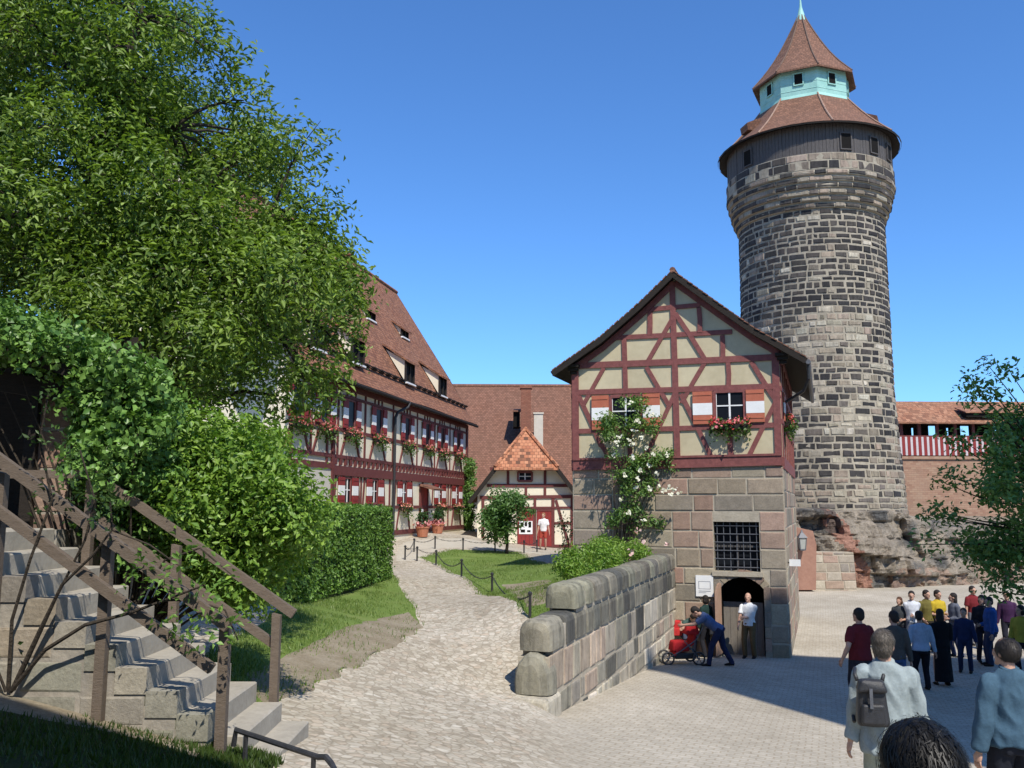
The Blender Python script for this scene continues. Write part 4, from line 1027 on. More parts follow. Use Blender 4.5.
# notice board, wall sign, lantern
a, b, c, d = rect(696.3, 575.5, 713.3, 596)
nb = thing('notice_board', 'white paper notice on the stone wall left of the arched door', 'sign', fm((a + b) / 2, c, 0))
mb = MB(); mb.box(fm(a, c, .03), adir * (b - a), UP * (d - c), nF * .03); mb.build('board', M['white'], nb)
mb = MB(); h = d - c; wdt = b - a
for q in ((.16, .35, .84, .37), (.16, .70, .84, .72), (.16, .35, .19, .72), (.81, .35, .84, .72), (.16, .24, .84, .27), (.16, .17, .6, .19)):
    mb.box(fm(a + wdt * q[0], c + h * q[1], .06), adir * (wdt * (q[2] - q[0])), UP * (h * (q[3] - q[1])), nF * .003)
mb.build('printed_lines', M_plain('faded print', (.22, .23, .26)), nb)
ws = thing('wall_sign', 'small white sign projecting from the corner of the well house', 'sign', Cr + UP * 2.4)
sp = onplane(789.5, 566, Cr + nF * -.3, nF); sq = onplane(800.5, 559.5, Cr + nF * -.3, nF)
mb = MB(); mb.box(sp, adir * (sq - sp).dot(adir), UP * (sq.z - sp.z), nF * .03); mb.build('panel', M['white'], ws)
mb = MB(); mb.tube([V((sp.x, sp.y, (sp.z + sq.z) / 2)) - nF * .01 + adir * .3, V((sp.x, sp.y, (sp.z + sq.z) / 2)) - nF * .01 - adir * .25], .02, 6); mb.build('bracket', M['iron'], ws)

# ================================================================== RETAINING WALL
PAL_R = [(.50, .455, .37), (.34, .305, .24), (.40, .36, .285), (.31, .28, .225), (.38, .305, .24), (.44, .395, .31), (.27, .245, .205)]
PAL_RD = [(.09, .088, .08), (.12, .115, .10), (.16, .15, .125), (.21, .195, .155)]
LW = (onplane(683, 600, Cl, nF) - W0).dot(bdir); LW = min(LW, 13.4)
def rm(u, v, d): return W0 + bdir * u + UP * v + adir * d
TH = .5; ztop = 2.80
rw = thing('retaining_wall', 'stepped sandstone retaining wall with rounded coping beside the path', 'wall', W0 + bdir * 5)
mb = MB(); mm = MB()
courses = [(-.05, 1.2, 1.28), (-.05, 1.28, 1.69), (.18, 1.69, 2.16), (.42, 2.16, 2.52), (2.55, 2.52, 2.84)]
def rcol(dark):
    return lambda u, v: pick(PAL_RD) if random.random() < dark(u, v) else pick(PAL_R)
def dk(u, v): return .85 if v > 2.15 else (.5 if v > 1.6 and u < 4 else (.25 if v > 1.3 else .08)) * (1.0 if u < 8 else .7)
# plaza face, below the coping courses
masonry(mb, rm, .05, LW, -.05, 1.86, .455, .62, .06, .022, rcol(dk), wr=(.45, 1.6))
# two upper courses as full-width rounded blocks
def coping(u, L, z0, z1, c, rnd, over=.04, er=.05):
    g = .018; n = 9; loops = []
    for uu, ins in ((u + g, er), (u + g + er * .3, er * .3), (u + g + er, 0), (u + L - g - er, 0), (u + L - g - er * .3, er * .3), (u + L - g, er)):
        pr = [(over - ins, z0 + g)]
        for k in range(n + 1):
            a_ = math.pi * k / n
            pr.append(((TH / 2 + over - ins) * math.copysign(abs(math.cos(a_)) ** min(rnd, 1), math.cos(a_)) - TH / 2, z1 - (z1 - z0) * .72 + ((z1 - z0) * .72 - ins) * math.sin(a_) ** rnd))
        pr.append((-TH - over + ins, z0 + g))
        n0 = len(mb.v); mb.v += [tuple(rm(uu, z + random.uniform(-.006, .006), d + random.uniform(-.008, .008))) for d, z in pr]; loops.append((n0, len(pr)))
    for (i0, k), (i1, _) in zip(loops, loops[1:]):
        for j in range(k - 1): mb.f.append((i0 + j, i1 + j, i1 + j + 1, i0 + j + 1)); mb.c.append(c); mb.m.append(0)
    for (i0, k), rev in ((loops[0], False), (loops[-1], True)):
        f = tuple(i0 + j for j in range(k)); mb.f.append(f if not rev else f[::-1]); mb.c.append(c); mb.m.append(0)
u = .08
while u < LW:
    L = random.uniform(.5, .8) if u > .5 else .95
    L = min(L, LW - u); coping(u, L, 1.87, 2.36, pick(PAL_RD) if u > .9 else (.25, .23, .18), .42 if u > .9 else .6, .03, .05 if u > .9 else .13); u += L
u = 1.55
while u < LW:
    L = random.uniform(.5, .75) if u > 2 else .8
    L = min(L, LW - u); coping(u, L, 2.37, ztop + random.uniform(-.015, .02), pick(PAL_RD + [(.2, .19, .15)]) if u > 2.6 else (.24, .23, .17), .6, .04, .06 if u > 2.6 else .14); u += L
# stepped end blocks
coping(-.10, .62, 1.24, 1.88, (.24, .225, .175), .95, .06, .17)
coping(-.30, .82, .5, 1.25, (.44, .40, .32), .25, .10, .06)
mb.build('stones', M['wallstone'], rw)
mm.box(rm(.06, -.4, 0), bdir * (LW - .06), adir * -TH, UP * 2.2); mm.box(rm(.3, 1.7, -.002), bdir * (LW - .3), adir * -(TH - .004), UP * .52); mm.box(rm(1.75, 2.2, -.01), bdir * (LW - 1.75), adir * -(TH - .02), UP * .42)
mm.build('mortar', M['mortar'], rw)

# ================================================================== TOWER
TY = 50.0
tc_ = at(811, 220, TY); tx = at(813, 300, TY).x; ty = TY
def tz(px, py): return at(px, py, TY).z
z_base = tz(897, 500); z_narrow = at(813, 209, TY - 3.8).z; z_corb = at(810, 169, TY - 4.4).z; z_top = at(808, 153, TY - 4.4).z
r_shaft = (at(888, 300, TY).x - at(747, 300, TY).x) / 2 * .995; r_low = r_shaft + .16; r_nar = r_shaft - .02; r_cor = (at(889, 189, TY).x - at(730.5, 189, TY).x) / 2
tower = thing('round_tower', 'tall round castle tower of dark blocks with wooden gallery and tiled spire', 'tower', (tx, ty, z_base - 3))
tp = [(z_base - 3, r_low + .35), (z_base - .2, r_low + .16), (z_base + 1.2, r_low + .1), (z_base + 3, r_shaft + .13), (z_base + 6, r_shaft), (z_narrow - 2, r_nar), (z_narrow, r_nar), (z_narrow + .9, r_nar + .34), (z_corb, r_cor), (z_top, r_cor - .02)]
def trad(z):
    if z <= tp[0][0]: return tp[0][1]
    for (a, ra), (b, rb) in zip(tp, tp[1:]):
        if z <= b: return ra + (rb - ra) * (z - a) / (b - a)
    return tp[-1][1]
def tm(u, v, d):
    a = math.pi - u / 4.0; r = trad(v) + d; return V((tx - r * math.sin(a - math.pi * 0), ty - r * math.cos(a), v))
# a=0 faces the camera (-Y); increasing u goes to the right
def tcol(u, v):
    zf = (v - z_base) / (z_narrow - z_base)
    nz = noise.noise(V((u * .5, v * .45, 1.0))); nz2 = noise.noise(V((u * .22 + 7, v * .16, 4.0)))
    pd = .93
    if zf < .09: pd = .22
    elif zf < .2: pd = .8
    if .15 < zf < .62: pd = .84 - max(0, nz2) * 1.5 - max(0, nz) * .5
    if v > z_corb - .1: pd = .45
    elif v > z_narrow: pd = .6
    if zf > .2 and random.random() > pd and v < z_narrow: return pick([(.40, .36, .28), (.34, .30, .23), (.44, .40, .32), (.30, .25, .19)])
    if random.random() < pd: return pick([(.038, .036, .037), (.052, .048, .046), (.065, .058, .053), (.085, .075, .067)])
    return pick([(.26, .225, .17), (.34, .30, .23), (.21, .175, .135), (.30, .24, .185), (.15, .13, .11)])
mb = MB(); CIRC = 2 * math.pi * 4.0
masonry(mb, tm, 0, CIRC, z_base - 2.6, z_narrow, .335, .60, .095, .035, tcol, wr=(.45, 1.55), rj=.22)
# corbelled rings, each standing out over the one below
nr = 6
for i in range(nr):
    za = z_narrow + (z_corb - z_narrow) * i / nr; zc = z_narrow + (z_corb - z_narrow) * (i + 1) / nr; ex = .06
    def tmr(u, v, d, za=za, zc=zc): 
        a = math.pi - u / 4.0; r = trad(zc) + d; return V((tx - r * math.sin(a), ty - r * math.cos(a), v))
    masonry(mb, tmr, 0, CIRC, za + .03, zc - .03, .5, .75, .05, .05, tcol, wr=(.6, 1.4))
masonry(mb, tm, 0, CIRC, z_corb, z_top, .45, .75, .05, .03, tcol)
mb.build('stone_shaft', M['darkstone'], tower)
mb = MB(); pf = [(r, z) for z, r in tp[:7]]
for i in range(nr):
    za = z_narrow + (z_corb - z_narrow) * i / nr; zc = z_narrow + (z_corb - z_narrow) * (i + 1) / nr; r0 = trad(za) - .02; r1 = trad(zc)
    pf += [(r0, za + .01), (r1 - .02, za + .04), (r1 + .02, (za + zc) / 2), (r1 - .02, zc - .02)]
pf += [(r_cor, z_corb), (r_cor - .02, z_top), (0, z_top)]
mb.lathe(pf, (tx, ty, 0), 72); mb.build('mortar', M['mortar_tower'], tower, smooth=False)
# wooden gallery drum
z_ev = at(806, 122, TY - 4.8).z; r_dr = r_cor - .08; mb = MB(); N = 150
for i in range(N):
    a = 2 * math.pi * i / N; a2 = 2 * math.pi * (i + .93) / N; r = r_dr + random.uniform(0, .03)
    p = lambda an, rr, z: (tx + rr * math.cos(an), ty + rr * math.sin(an), z)
    mb.hexa((p(a, r - .06, z_top - .1), p(a, r, z_top - .1), p(a2, r, z_top - .1), p(a2, r - .06, z_top - .1)), (p(a, r - .06, z_ev + .1), p(a, r, z_ev + .1), p(a2, r, z_ev + .1), p(a2, r - .06, z_ev + .1)))
drum = mb.build('timber_gallery', M['greywood'], tower)
for deg in (-62, 7, 30, 50, 80, 120, 160, 200, 240):
    a = R(deg); c = V((tx + (r_dr + .01) * math.sin(a), ty - (r_dr + .01) * math.cos(a), z_top + .62)); ox = V((math.cos(a), math.sin(a), 0)); oy = V((math.sin(a), -math.cos(a), 0))
    mb = MB(); mb.cbox(c, .55, .12, .85, ox, oy); hatch = mb.build('hatch', M['dark'], tower)
    mb = MB()
    for q, w_, h_ in ((ox * .3, .06, .93), (ox * -.3, .06, .93), (UP * .45, .66, .06), (UP * -.45, .66, .06)): mb.cbox(c + q + oy * .05, w_, .07 + random.uniform(0, .01), h_, ox, oy)
    mb.build('frame', M['greywood'], hatch)
# lower roof (12-sided bell), lantern, upper spire
r_ev = (at(893.5, 149.5, TY).x - at(720.5, 149.5, TY).x) / 2
z_l0 = at(803, 95, TY - 2.3).z; r_l = (at(843, 90, TY).x - at(758, 90, TY).x) / 2 * 1.03; z_l1 = z_e2 = at(800, 66, TY - 2.7).z; r_e2 = (at(850, 75, TY).x - at(751.5, 75, TY).x) / 2 * 1.03; z_ap = tz(796, 15); z_fin = tz(795, -3)
A0 = R(-90 - 3)
mb = MB(); mb.lathe([(r_ev, z_ev - .1), (r_ev + .03, z_ev)], (tx, ty, 0), 40); mb.lathe([(r_ev - .05, z_ev - .12), (r_dr - .2, z_ev + .15)], (tx, ty, 0), 40); mb.build('eaves', M['darkwood'], tower)
def bell(mb, r0, z0, r1, z1, k, a0, flare, n=6, k0=None):
    pr = []
    for i in range(n + 1):
        t = i / n; pr.append((r0 + (r1 - r0) * t, z0 + (z1 - z0) * (t - flare * math.sin(math.pi * t))))
    mb.lathe(pr, (tx, ty, 0), k, a0); return pr
mb = MB(); pr1 = bell(mb, r_ev, z_ev, r_l + .02, z_l0, 8, A0, .06)
# blend from round eave to octagon: push the lower ring corners
mb2 = MB()
k = 40; n = 6; n0 = 0
for i in range(n + 1):
    t = i / n
    for j in range(k):
        a = A0 + 2 * math.pi * j / k; seg = (a - A0) % (math.pi / 4); oc = math.cos(math.pi / 8) / math.cos(seg - math.pi / 8)
        rr = (r_ev + (r_l + .02 - r_ev) * t) * (1 + (oc - 1) * min(1, .25 + t * 1.2)); mb2.v.append((tx + rr * math.cos(a), ty + rr * math.sin(a), z_ev + (z_l0 - z_ev) * (t - .07 * math.sin(math.pi * t))))
for i in range(n):
    for j in range(k):
        a, b = i * k + j, i * k + (j + 1) % k; mb2.f.append((a, b, b + k, a + k)); mb2.c.append(None); mb2.m.append(0)
lroof = mb2.build('lower_roof', M['tile_tower'], tower)
HM1 = M_noise('mortared hip tiles', (.24, .13, .09), (.38, .27, .2), 4)
for j in range(8):
    mb = MB(); a = A0 + math.pi / 4 * j; mb.tube([V((tx + r * math.cos(a), ty + r * math.sin(a), z + .03)) for r, z in pr1], .05, 6); mb.build('hip_ridge', HM1, lroof)
for deg in (-78, 62):
    a = R(deg); mb = MB(); rr = r_ev * .78; zc = z_ev + (z_l0 - z_ev) * .42
    ox = V((math.cos(a), math.sin(a), 0)); oy = V((math.sin(a), -math.cos(a), 0)); c = V((tx, ty, zc)) + oy * rr
    mb.hexa([c - ox * .4 - oy * .8, c + ox * .4 - oy * .8, c + ox * .4 - oy * .05, c - ox * .4 - oy * .05], [c - ox * .5 - oy * .8 + UP * .75, c + ox * .5 - oy * .8 + UP * .75, c + ox * .45 + oy * .0 + UP * .4, c - ox * .45 + oy * .0 + UP * .4]); mb.build('roof_hatch', M['tile_tower'], lroof)
mb = MB(); mb.lathe([(r_l, z_l0 - .3), (r_l, z_l1 + .3)], (tx, ty, 0), 8, A0)
for f in (.22, .5, .78): mb.lathe([(r_l + .003, z_l0 + (z_l1 - z_l0) * f), (r_l + .02, z_l0 + (z_l1 - z_l0) * f + .03), (r_l + .003, z_l0 + (z_l1 - z_l0) * f + .06)], (tx, ty, 0), 8, A0)
mb.lathe([(r_l + .02, z_l0 - .12), (r_l + .1, z_l0 - .1), (r_l + .02, z_l0 + .1)], (tx, ty, 0), 8, A0)
lan = mb.build('copper_lantern', M['copper'], tower)
for j in range(8):
    a = A0 + math.pi / 4 * (j + .5); rr = r_l * math.cos(math.pi / 8); oy = V((math.cos(a), math.sin(a), 0)); ox = V((-oy.y, oy.x, 0)); c = V((tx, ty, z_l0 + (z_l1 - z_l0) * .66)) + oy * (rr + .01)
    mb = MB(); mb.cbox(c, .46, .06, .62, ox, oy); hatch = mb.build('window', M['dark'], tower)
    mb = MB()
    for q, w_, h_ in ((ox * .25, .06, .7), (ox * -.25, .06, .7), (UP * .34, .56, .06), (UP * -.34, .56, .06)): mb.cbox(c + q + oy * .03, w_, .06 + random.uniform(0, .01), h_, ox, oy)
    mb.build('frame', M['copper'], hatch)
mb = MB(); pr2 = bell(mb, r_e2, z_e2, .12, z_ap, 8, A0, .10, 9); mb.lathe([(r_e2, z_e2), (r_e2, z_e2 - .1), (r_l - .1, z_e2 + .1)], (tx, ty, 0), 8, A0)
sroof = mb.build('spire', M['tile_tower'], tower)
HM2 = M_noise('dark hip tiles', (.10, .055, .04), (.2, .13, .09), 4)
for j in range(8):
    mb = MB(); a = A0 + math.pi / 4 * j; mb.tube([V((tx + r * math.cos(a), ty + r * math.sin(a), z + .02)) for r, z in pr2], .05, 6); mb.build('hip_ridge', HM2, sroof)
mb = MB(); mb.lathe([(.32, z_ap - .45), (.2, z_ap), (.08, z_ap + .5), (.03, z_fin), (0, z_fin + 1.2)], (tx, ty, 0), 10); mb.build('finial', M['copper'], tower, smooth=True)
# ================================================================== HALL (long half-timbered building)
hdir = V((.208, .978, 0)).normalized(); hn = V((hdir.y, -hdir.x, 0))
HL = 22.0
Hc = V((at(466, 505, 50).x, 50, 0)); HO = Hc - hdir * HL
def hm(u, v, d): return HO + hdir * u + UP * v + hn * d
def hf(px, py, d=0):
    p = onplane(px, py, HO + hn * d, hn); return ((p - HO).dot(hdir), p.z)
hall = thing('timber_hall', 'long half-timbered hall with steep red tiled roof and white and red shutters', 'house', hm(HL / 2, 2.6, -4.4))
HD = 8.9; ze = 8.62; zr = 16.4; ov = .5
upw = [(297, 418), (324, 419), (350.5, 421), (377.8, 426), (406.4, 433), (426.7, 437), (441.6, 439.5), (457.3, 441)]
low = [(346.5, 492), (373.5, 493.5), (403.2, 494), (438.8, 495), (456, 495.5)]
U_up = [hf(*p)[0] for p in upw]; U_lo = [hf(*p)[0] for p in low]; U_door = hf(423, 500)[0]
U_post = hf(332, 450)[0]
up_r = [(u - .34, u + .34, 6.95, 8.0) for u in U_up]; lo_r = [(u - .3, u + .3, 4.2, 5.12) for u in U_lo]
mb = MB()
plate(mb, hm, 0, HL, 1.5, 8.9); mb.quad(hm(HL, 1.5, 0), hm(HL, 1.5, -HD), hm(HL, 8.9, -HD), hm(HL, 8.9, 0)); mb.quad(hm(HL, 8.9, 0), hm(HL, 8.9, -HD), hm(HL, zr - .3, -HD / 2))
mb.quad(hm(0, 1.5, -HD), hm(0, 1.5, 0), hm(0, 8.9, 0), hm(0, 8.9, -HD)); mb.quad(hm(0, 8.9, -HD), hm(0, 8.9, 0), hm(0, zr - .3, -HD / 2)); mb.quad(hm(HL, 1.5, -HD), hm(0, 1.5, -HD), hm(0, 8.9, -HD), hm(HL, 8.9, -HD))
mb.build('plaster_wall', M['cream'], hall)
mb = MB(); plate(mb, hm, .02, U_post - .1, 1.5, 5.42, d=.03); hw_ = mb.build('rendered_wall', M['offwhite'], hall); hw_['label'] = 'plain grey rendered lower wall'
mb = MB()
def hb(u0, z0, u1, z1, w, d1=.05): mb.beam(hm(u0, z0, 0), hm(u1, z1, 0), w, hn, -.03, d1 + random.uniform(-.008, .008))
hb(0, 8.45, HL, 8.45, .22, .07); hb(0, 6.85, HL, 6.85, .13); hb(0, 8.1, HL, 8.1, .1); hb(0, 5.86, HL, 5.86, .13, .06)
hb(U_post, 5.36, HL, 5.36, .34, .09); hb(0, 5.5, U_post, 5.5, .2, .07); hb(U_post, 4.05, HL, 4.05, .13); hb(U_post, 2.98, HL, 2.98, .2)
for u in [U_post, HL - .1]: hb(u, 2.6, u, 8.5, .22, .075)
for i, u in enumerate(U_up):
    for s_ in (-1, 1):
        hb(u + s_ * .40, 6.9, u + s_ * .40, 8.4, .09, .045)
        hb(u + s_ * .9, 5.9, u + s_ * .38, 6.82, .1)
    if i: um = (U_up[i - 1] + u) / 2; hb(um, 5.9, um, 8.4, .12, .04)
    hb(u, 8.1, u, 8.4, .09)
for i, u in enumerate(U_lo):
    for s_ in (-1, 1):
        hb(u + s_ * .36, 4.1, u + s_ * .36, 5.2, .09, .045); hb(u + s_ * .9, 3.05, u + s_ * .55, 4.0, .1); hb(u + s_ * 1.05, 5.2, u + s_ * 1.2, 4.1, .09)
    if i: um = (U_lo[i - 1] + u) / 2; hb(um, 3.0, um, 5.3, .11, .04)
for u in (.15, 3): hb(u, 5.6, u, 8.4, .14)
# gable studs on the far end
hb(HL - .02, 2.6, HL - .02, 8.5, .2, .08)
mb.build('timber_frame', M['timber_hall'], hall)
u = U_post + .15
while u < HL - .1: mb = MB(); mb.box(hm(u, 5.56, -.02), hdir * .17, UP * .225, hn * (.10 + random.uniform(0, .01))); mb.build('joist_end', M['timber_hall'], hall); u += .47
def hwin(r, sw, boxed):
    w_ = casement(hall, r, hm, hdir, hn, fw=.035, mull=not boxed)
    a, b, c, d = r
    sw *= .88; shutter(hall, a - .08 - sw, a - .08, c - .02, d + .02, hm, hn, .06, (.32, .68), ('deepred', 'white', 'deepred'))
    shutter(hall, b + .08, b + .08 + sw, c - .02, d + .02, hm, hn, .06, (.32, .68), ('deepred', 'white', 'deepred'))
for r in up_r: hwin(r, .5, 1)
for r in lo_r: hwin(r, .62, 0)
# door
mb = MB()
for i in range(5): mb.box(hm(U_door - .5 + i * .2, 2.85, .0), hdir * .194, UP * 2.1, hn * (.04 + random.uniform(0, .01)))
dr = mb.build('door', M['deepred'], hall)
mb = MB(); hb_ = mb.box; mb.box(hm(U_door - .62, 2.8, 0), hdir * .12, UP * 2.3, hn * .085); mb.box(hm(U_door + .5, 2.8, 0), hdir * .12, UP * 2.3, hn * .082); mb.box(hm(U_door - .62, 4.96, 0), hdir * 1.24, UP * .14, hn * .095); mb.build('frame', M['timber_hall'], dr)
mb = MB(); mb.hexa([hm(U_door - .8, 5.0, .1), hm(U_door + .8, 5.0, .1), hm(U_door + .8, 4.8, .75), hm(U_door - .8, 4.8, .75)][::-1], [hm(U_door - .8, 5.1, .1), hm(U_door + .8, 5.1, .1), hm(U_door + .8, 4.87, .78), hm(U_door - .8, 4.87, .78)][::-1]); mb.build('canopy', M['tile_brown'], dr)
mb = MB(); mb.box(hm(U_door - .42, 2.95, .055), hdir * .3, UP * 1.0, hn * .015); mb.build('panel', M['white'], dr)
# roof
sl_n = (hn * (zr - ze) + UP * (HD / 2 + ov)).normalized()
def rf(u, t, off=0):                       # t: 0 at the eave, 1 at the ridge; front slope with a small kick
    d = ov - (ov + HD / 2) * t; z = ze + (zr - ze) * t - .22 * math.exp(-((t - .12) / .08) ** 2)
    return hm(u, z, d) + sl_n * off
mb = MB(); ts = [0, .06, .12, .2, .35, .6, .8, 1.0]; NU = 24; n0 = 0
for t in ts:
    for i in range(NU + 1):
        u = -.3 + (HL + .75) * i / NU; p = rf(u, t) + UP * .05 * noise.noise(V((u * .25, t * 4, 2)))
        mb.v.append(tuple(p))
for a in range(len(ts) - 1):
    for i in range(NU): k = a * (NU + 1) + i; mb.f.append((k, k + 1, k + NU + 2, k + NU + 1)); mb.c.append(None); mb.m.append(0)
br = [hm(u, z, d) for u, z, d in ((-.3, zr, -HD / 2), (HL + .45, zr, -HD / 2), (HL + .45, ze, -HD - ov), (-.3, ze, -HD - ov))]
mb.quad(br[1], br[0], br[3], br[2])
hroof = mb.build('roof', M['tile_hall'], hall, smooth=True)
mb = MB(); mb.hexa([rf(-.3, 0, -.16), rf(HL + .45, 0, -.16), hm(HL + .45, 8.75, -.1), hm(-.3, 8.75, -.1)], [rf(-.3, 0, -.03), rf(HL + .45, 0, -.03), hm(HL + .45, 8.85, -.1), hm(-.3, 8.85, -.1)])
for t0, t1 in zip(ts, ts[1:]): mb.beam(rf(HL + .46, t0, -.1), rf(HL + .46, t1, -.1), .2, hdir, 0, .035)
mb.build('eaves_boards', M['darkwood'], hroof)
mb = MB(); mb.tube([hm(-.3, zr + .03, -HD / 2), hm(HL + .45, zr + .03, -HD / 2)], .11, 8); mb.build('ridge_tiles', M['tile_hall'], hroof)
mb = MB()                                   # snow guard: rails on brackets just above the eave
for o_ in (.08, .17): mb.tube([rf(0, .145, o_), rf(HL + .2, .145, o_)], .03, 5)
u = 0
while u < HL + .2: mb.beam(rf(u, .145, 0), rf(u, .145, .22), .05, hdir, 0, .04); mb.beam(rf(u, .15, .02), rf(u + .55, .15, .02), .03, sl_n, 0, .15); u += .85
mb.build('snow_guard', M['darkwood'], hroof)
mb = MB(); mb.tube([rf(-.2, -.01, -.05), rf(HL + .4, -.01, -.05)], .075, 8); mb.build('gutter', M['darkwood'], hall)
ud = hf(391.5, 470)[0]
mb = MB(); mb.tube([hm(ud + .6, 8.5, .55), hm(ud + .5, 8.3, .5), hm(ud + .1, 8.05, .2), hm(ud, 7.8, .12), hm(ud, 2.7, .12)], .065, 8); mb.build('downpipe', M['iron'], hall)
def roof_hit(px, py): p = onplane(px, py, hm(0, ze, ov), sl_n); return p
def dormer(px, py, w_, h_, dep, win=True):
    p = roof_hit(px, py); fb = p + sl_n * .02
    L, Rr = fb - hdir * w_ / 2, fb + hdir * w_ / 2
    slope = (zr - ze) / (HD / 2 + ov)
    back = -hn * dep + UP * slope * dep
    mb = MB(); e0 = [L - hdir * .14 + UP * (h_ - .02) + hn * .22 - UP * .1, Rr + hdir * .14 + UP * (h_ - .02) + hn * .22 - UP * .1, Rr + hdir * .14 + back * 1.12, L - hdir * .14 + back * 1.12]
    mb.hexa(e0, [q + UP * .1 for q in e0]); dm = mb.build('dormer', M['tile_hall'], hall)
    for q, s_ in ((L, -1), (Rr, 1)): mb = MB(); mb.quad(*([q, q + UP * h_, q + back] if s_ < 0 else [q, q + back, q + UP * h_])); mb.build('dormer_cheek', M['cream'], dm)
    mb = MB(); fr = hn
    mb.quad(L + fr * .0, Rr, Rr + UP * h_, L + UP * h_); mb.build('pane', M['dark'], dm)
    mb = MB()
    for q0, q1 in ((L, L + UP * h_), (Rr, Rr + UP * h_), ((L + Rr) / 2, (L + Rr) / 2 + UP * h_), (L, Rr), (L + UP * h_, Rr + UP * h_)): mb.beam(q0, q1, .1, hn, -.02, .05 + random.uniform(0, .008))
    mb.build('frame', M['darkwood'], dm)
    mb = MB(); mb.box(L - hdir * .05 - UP * .08, hdir * (w_ + .1), hn * .12, UP * .07); mb.build('sill', M['white'], dm)
for px, py in ((409, 383.5), (442, 396), (357, 364), (318, 350), (272, 333)): dormer(px, py, 1.15, .95, .95)
for px, py in ((404, 338), (370, 320), (322, 303)): dormer(px, py, 1.0, .38, .42)
cp = onplane(347, 262, hm(0, 0, -HD / 2), hn) - UP * .85; mb = MB(); mb.cbox(cp + UP * -.1, .55, .55, 1.6, hdir, hn); mb.cbox(cp + UP * .72, .7, .7, .12, hdir, hn)
ch = mb.build('chimney', M['brick'], hall)
mb = MB()
for s_ in (-1, 1): mb.cbox(cp + UP * .95 + hdir * .22 * s_, .1, .5, .35, hdir, hn)
mb.cbox(cp + UP * 1.17, .7, .7, .08, hdir, hn); mb.build('chimney_cap', M['brick'], ch)
GF = 'flower boxes on the half-timbered hall'
names_up = ['behind the tree branches', 'half hidden behind leaves', 'first to the right of the wall post', 'second to the right of the wall post', 'just right of the downpipe', 'fourth from the far corner... ']
lab_up = ['flower box on the upper floor of the hall, deepest behind the tree leaves', 'flower box on the upper floor of the hall, at the edge of the tree leaves', 'flower box on the hall upper floor, just right of the grey wall corner post',
          'flower box on the upper floor of the hall, next left of the downpipe', 'flower box on the upper floor of the hall, next right of the downpipe', 'flower box on the upper floor of the hall, third from the ivy corner',
          'flower box on the upper floor of the hall, second from the ivy corner', 'flower box on the upper floor of the hall, at the corner over the ivy']
for u, lb in zip(U_up, lab_up): flower_box(hm(u, 6.62, .05), hdir, hn, 1.35, lb, GF, ((.45, .06, .06), (.72, .33, .28)), n=300, hang=.42, fl=.45)
for u, lb in zip(U_lo[2:], ('flower box under the lower window of the hall, left of the door', 'flower box under the lower window of the hall, right of the door', 'flower box under the lower window of the hall, beside the ivy')):
    flower_box(hm(u, 3.9, .05), hdir, hn, 1.2, lb, GF, ((.62, .12, .10), (.80, .45, .35)), n=230, hang=.4, fl=.35)
# planters by the door
for px, lb in ((422.5, 'terracotta pot with a clipped shrub, left one by the hall door'), (437.5, 'terracotta pot with pink flowers, right one by the hall door')):
    u = hf(px, 530, .5)[0]; p = hm(u, 0, .5); p.z = gz(p.x, p.y)
    t = thing('potted_plant', lb, 'potted plant', p, 0, 'potted plants by the hall door')
    mb = MB(); mb.lathe([(0, 0), (.22, 0), (.29, .38), (.32, .39), (.32, .46), (.27, .45), (.25, .38), (0, .38)], (0, 0, 0), 16); mb.build('pot', M['terracotta']).parent = t
    n = 300; q = rng.normal(size=(n, 3)) * [.13, .13, .15] + [0, 0, .85]; link('foliage', leaf_mesh('foliage', q, rng.normal(size=(n, 3)) + [0, 0, .5], .12, mixcols(n, (.02, .06, .02), (.07, .14, .04)), M['leaf'], .6), t)
    n = 160; q = rng.normal(size=(n, 3)) * [.17, .17, .08] + [0, 0, .54]; link('flowers', leaf_mesh('flowers', q, rng.normal(size=(n, 3)) + [0, 0, .5], .1, mixcols(n, (.55, .1, .12), (.75, .4, .4)), M['flower'], .8), t)

# ================================================================== BUILDINGS BEHIND
bb0 = at(440, 492, 54); bz = at(500, 387.5, 61).z; be = at(500, 497, 54).z
bx0, bx1 = at(415, 450, 54).x, at(640, 450, 54).x
bbt = thing('tiled_house', 'large plain brown tiled roof with grey wall rising behind the small cottage', 'house', ((bx0 + bx1) / 2, 58, 2.2))
mb = MB(); mb.box((bx0 + .3, 54.5, 1.5), (bx1 - bx0 - .6, 0, 0), (0, 14, 0), (0, 0, be - 1.5)); mb.build('wall', M['offwhite'], bbt)
mb = MB(); mb.hexa([(bx0, 54, be), (bx1, 54, be), (bx1, 61, bz), (bx0, 61, bz)][::1], [(bx0, 53.98, be + .12), (bx1, 53.98, be + .12), (bx1, 61, bz + .12), (bx0, 61, bz + .12)])
mb.quad((bx0, 61, bz + .12), (bx1, 61, bz + .12), (bx1, 69, be), (bx0, 69, be)); brf = mb.build('roof', M['tile_brown'], bbt)
mb = MB(); mb.tube([(bx0, 61, bz + .1), (bx1, 61, bz + .1)], .14, 8); mb.build('ridge_tiles', M['tile_brown'], brf)
mb = MB(); q0, q1 = at(521, 428, 55.6), at(531, 388, 55.6); mb.box((q0.x, 55.6, q0.z - 1.5), (q1.x - q0.x, 0, 0), (0, .8, 0), (0, 0, q1.z - q0.z + 1.5)); mb.box((q0.x - .06, 55.54, q1.z - .02), (q1.x - q0.x + .12, 0, 0), (0, .92, 0), (0, 0, .15)); mb.build('chimney', M['brick'], brf)
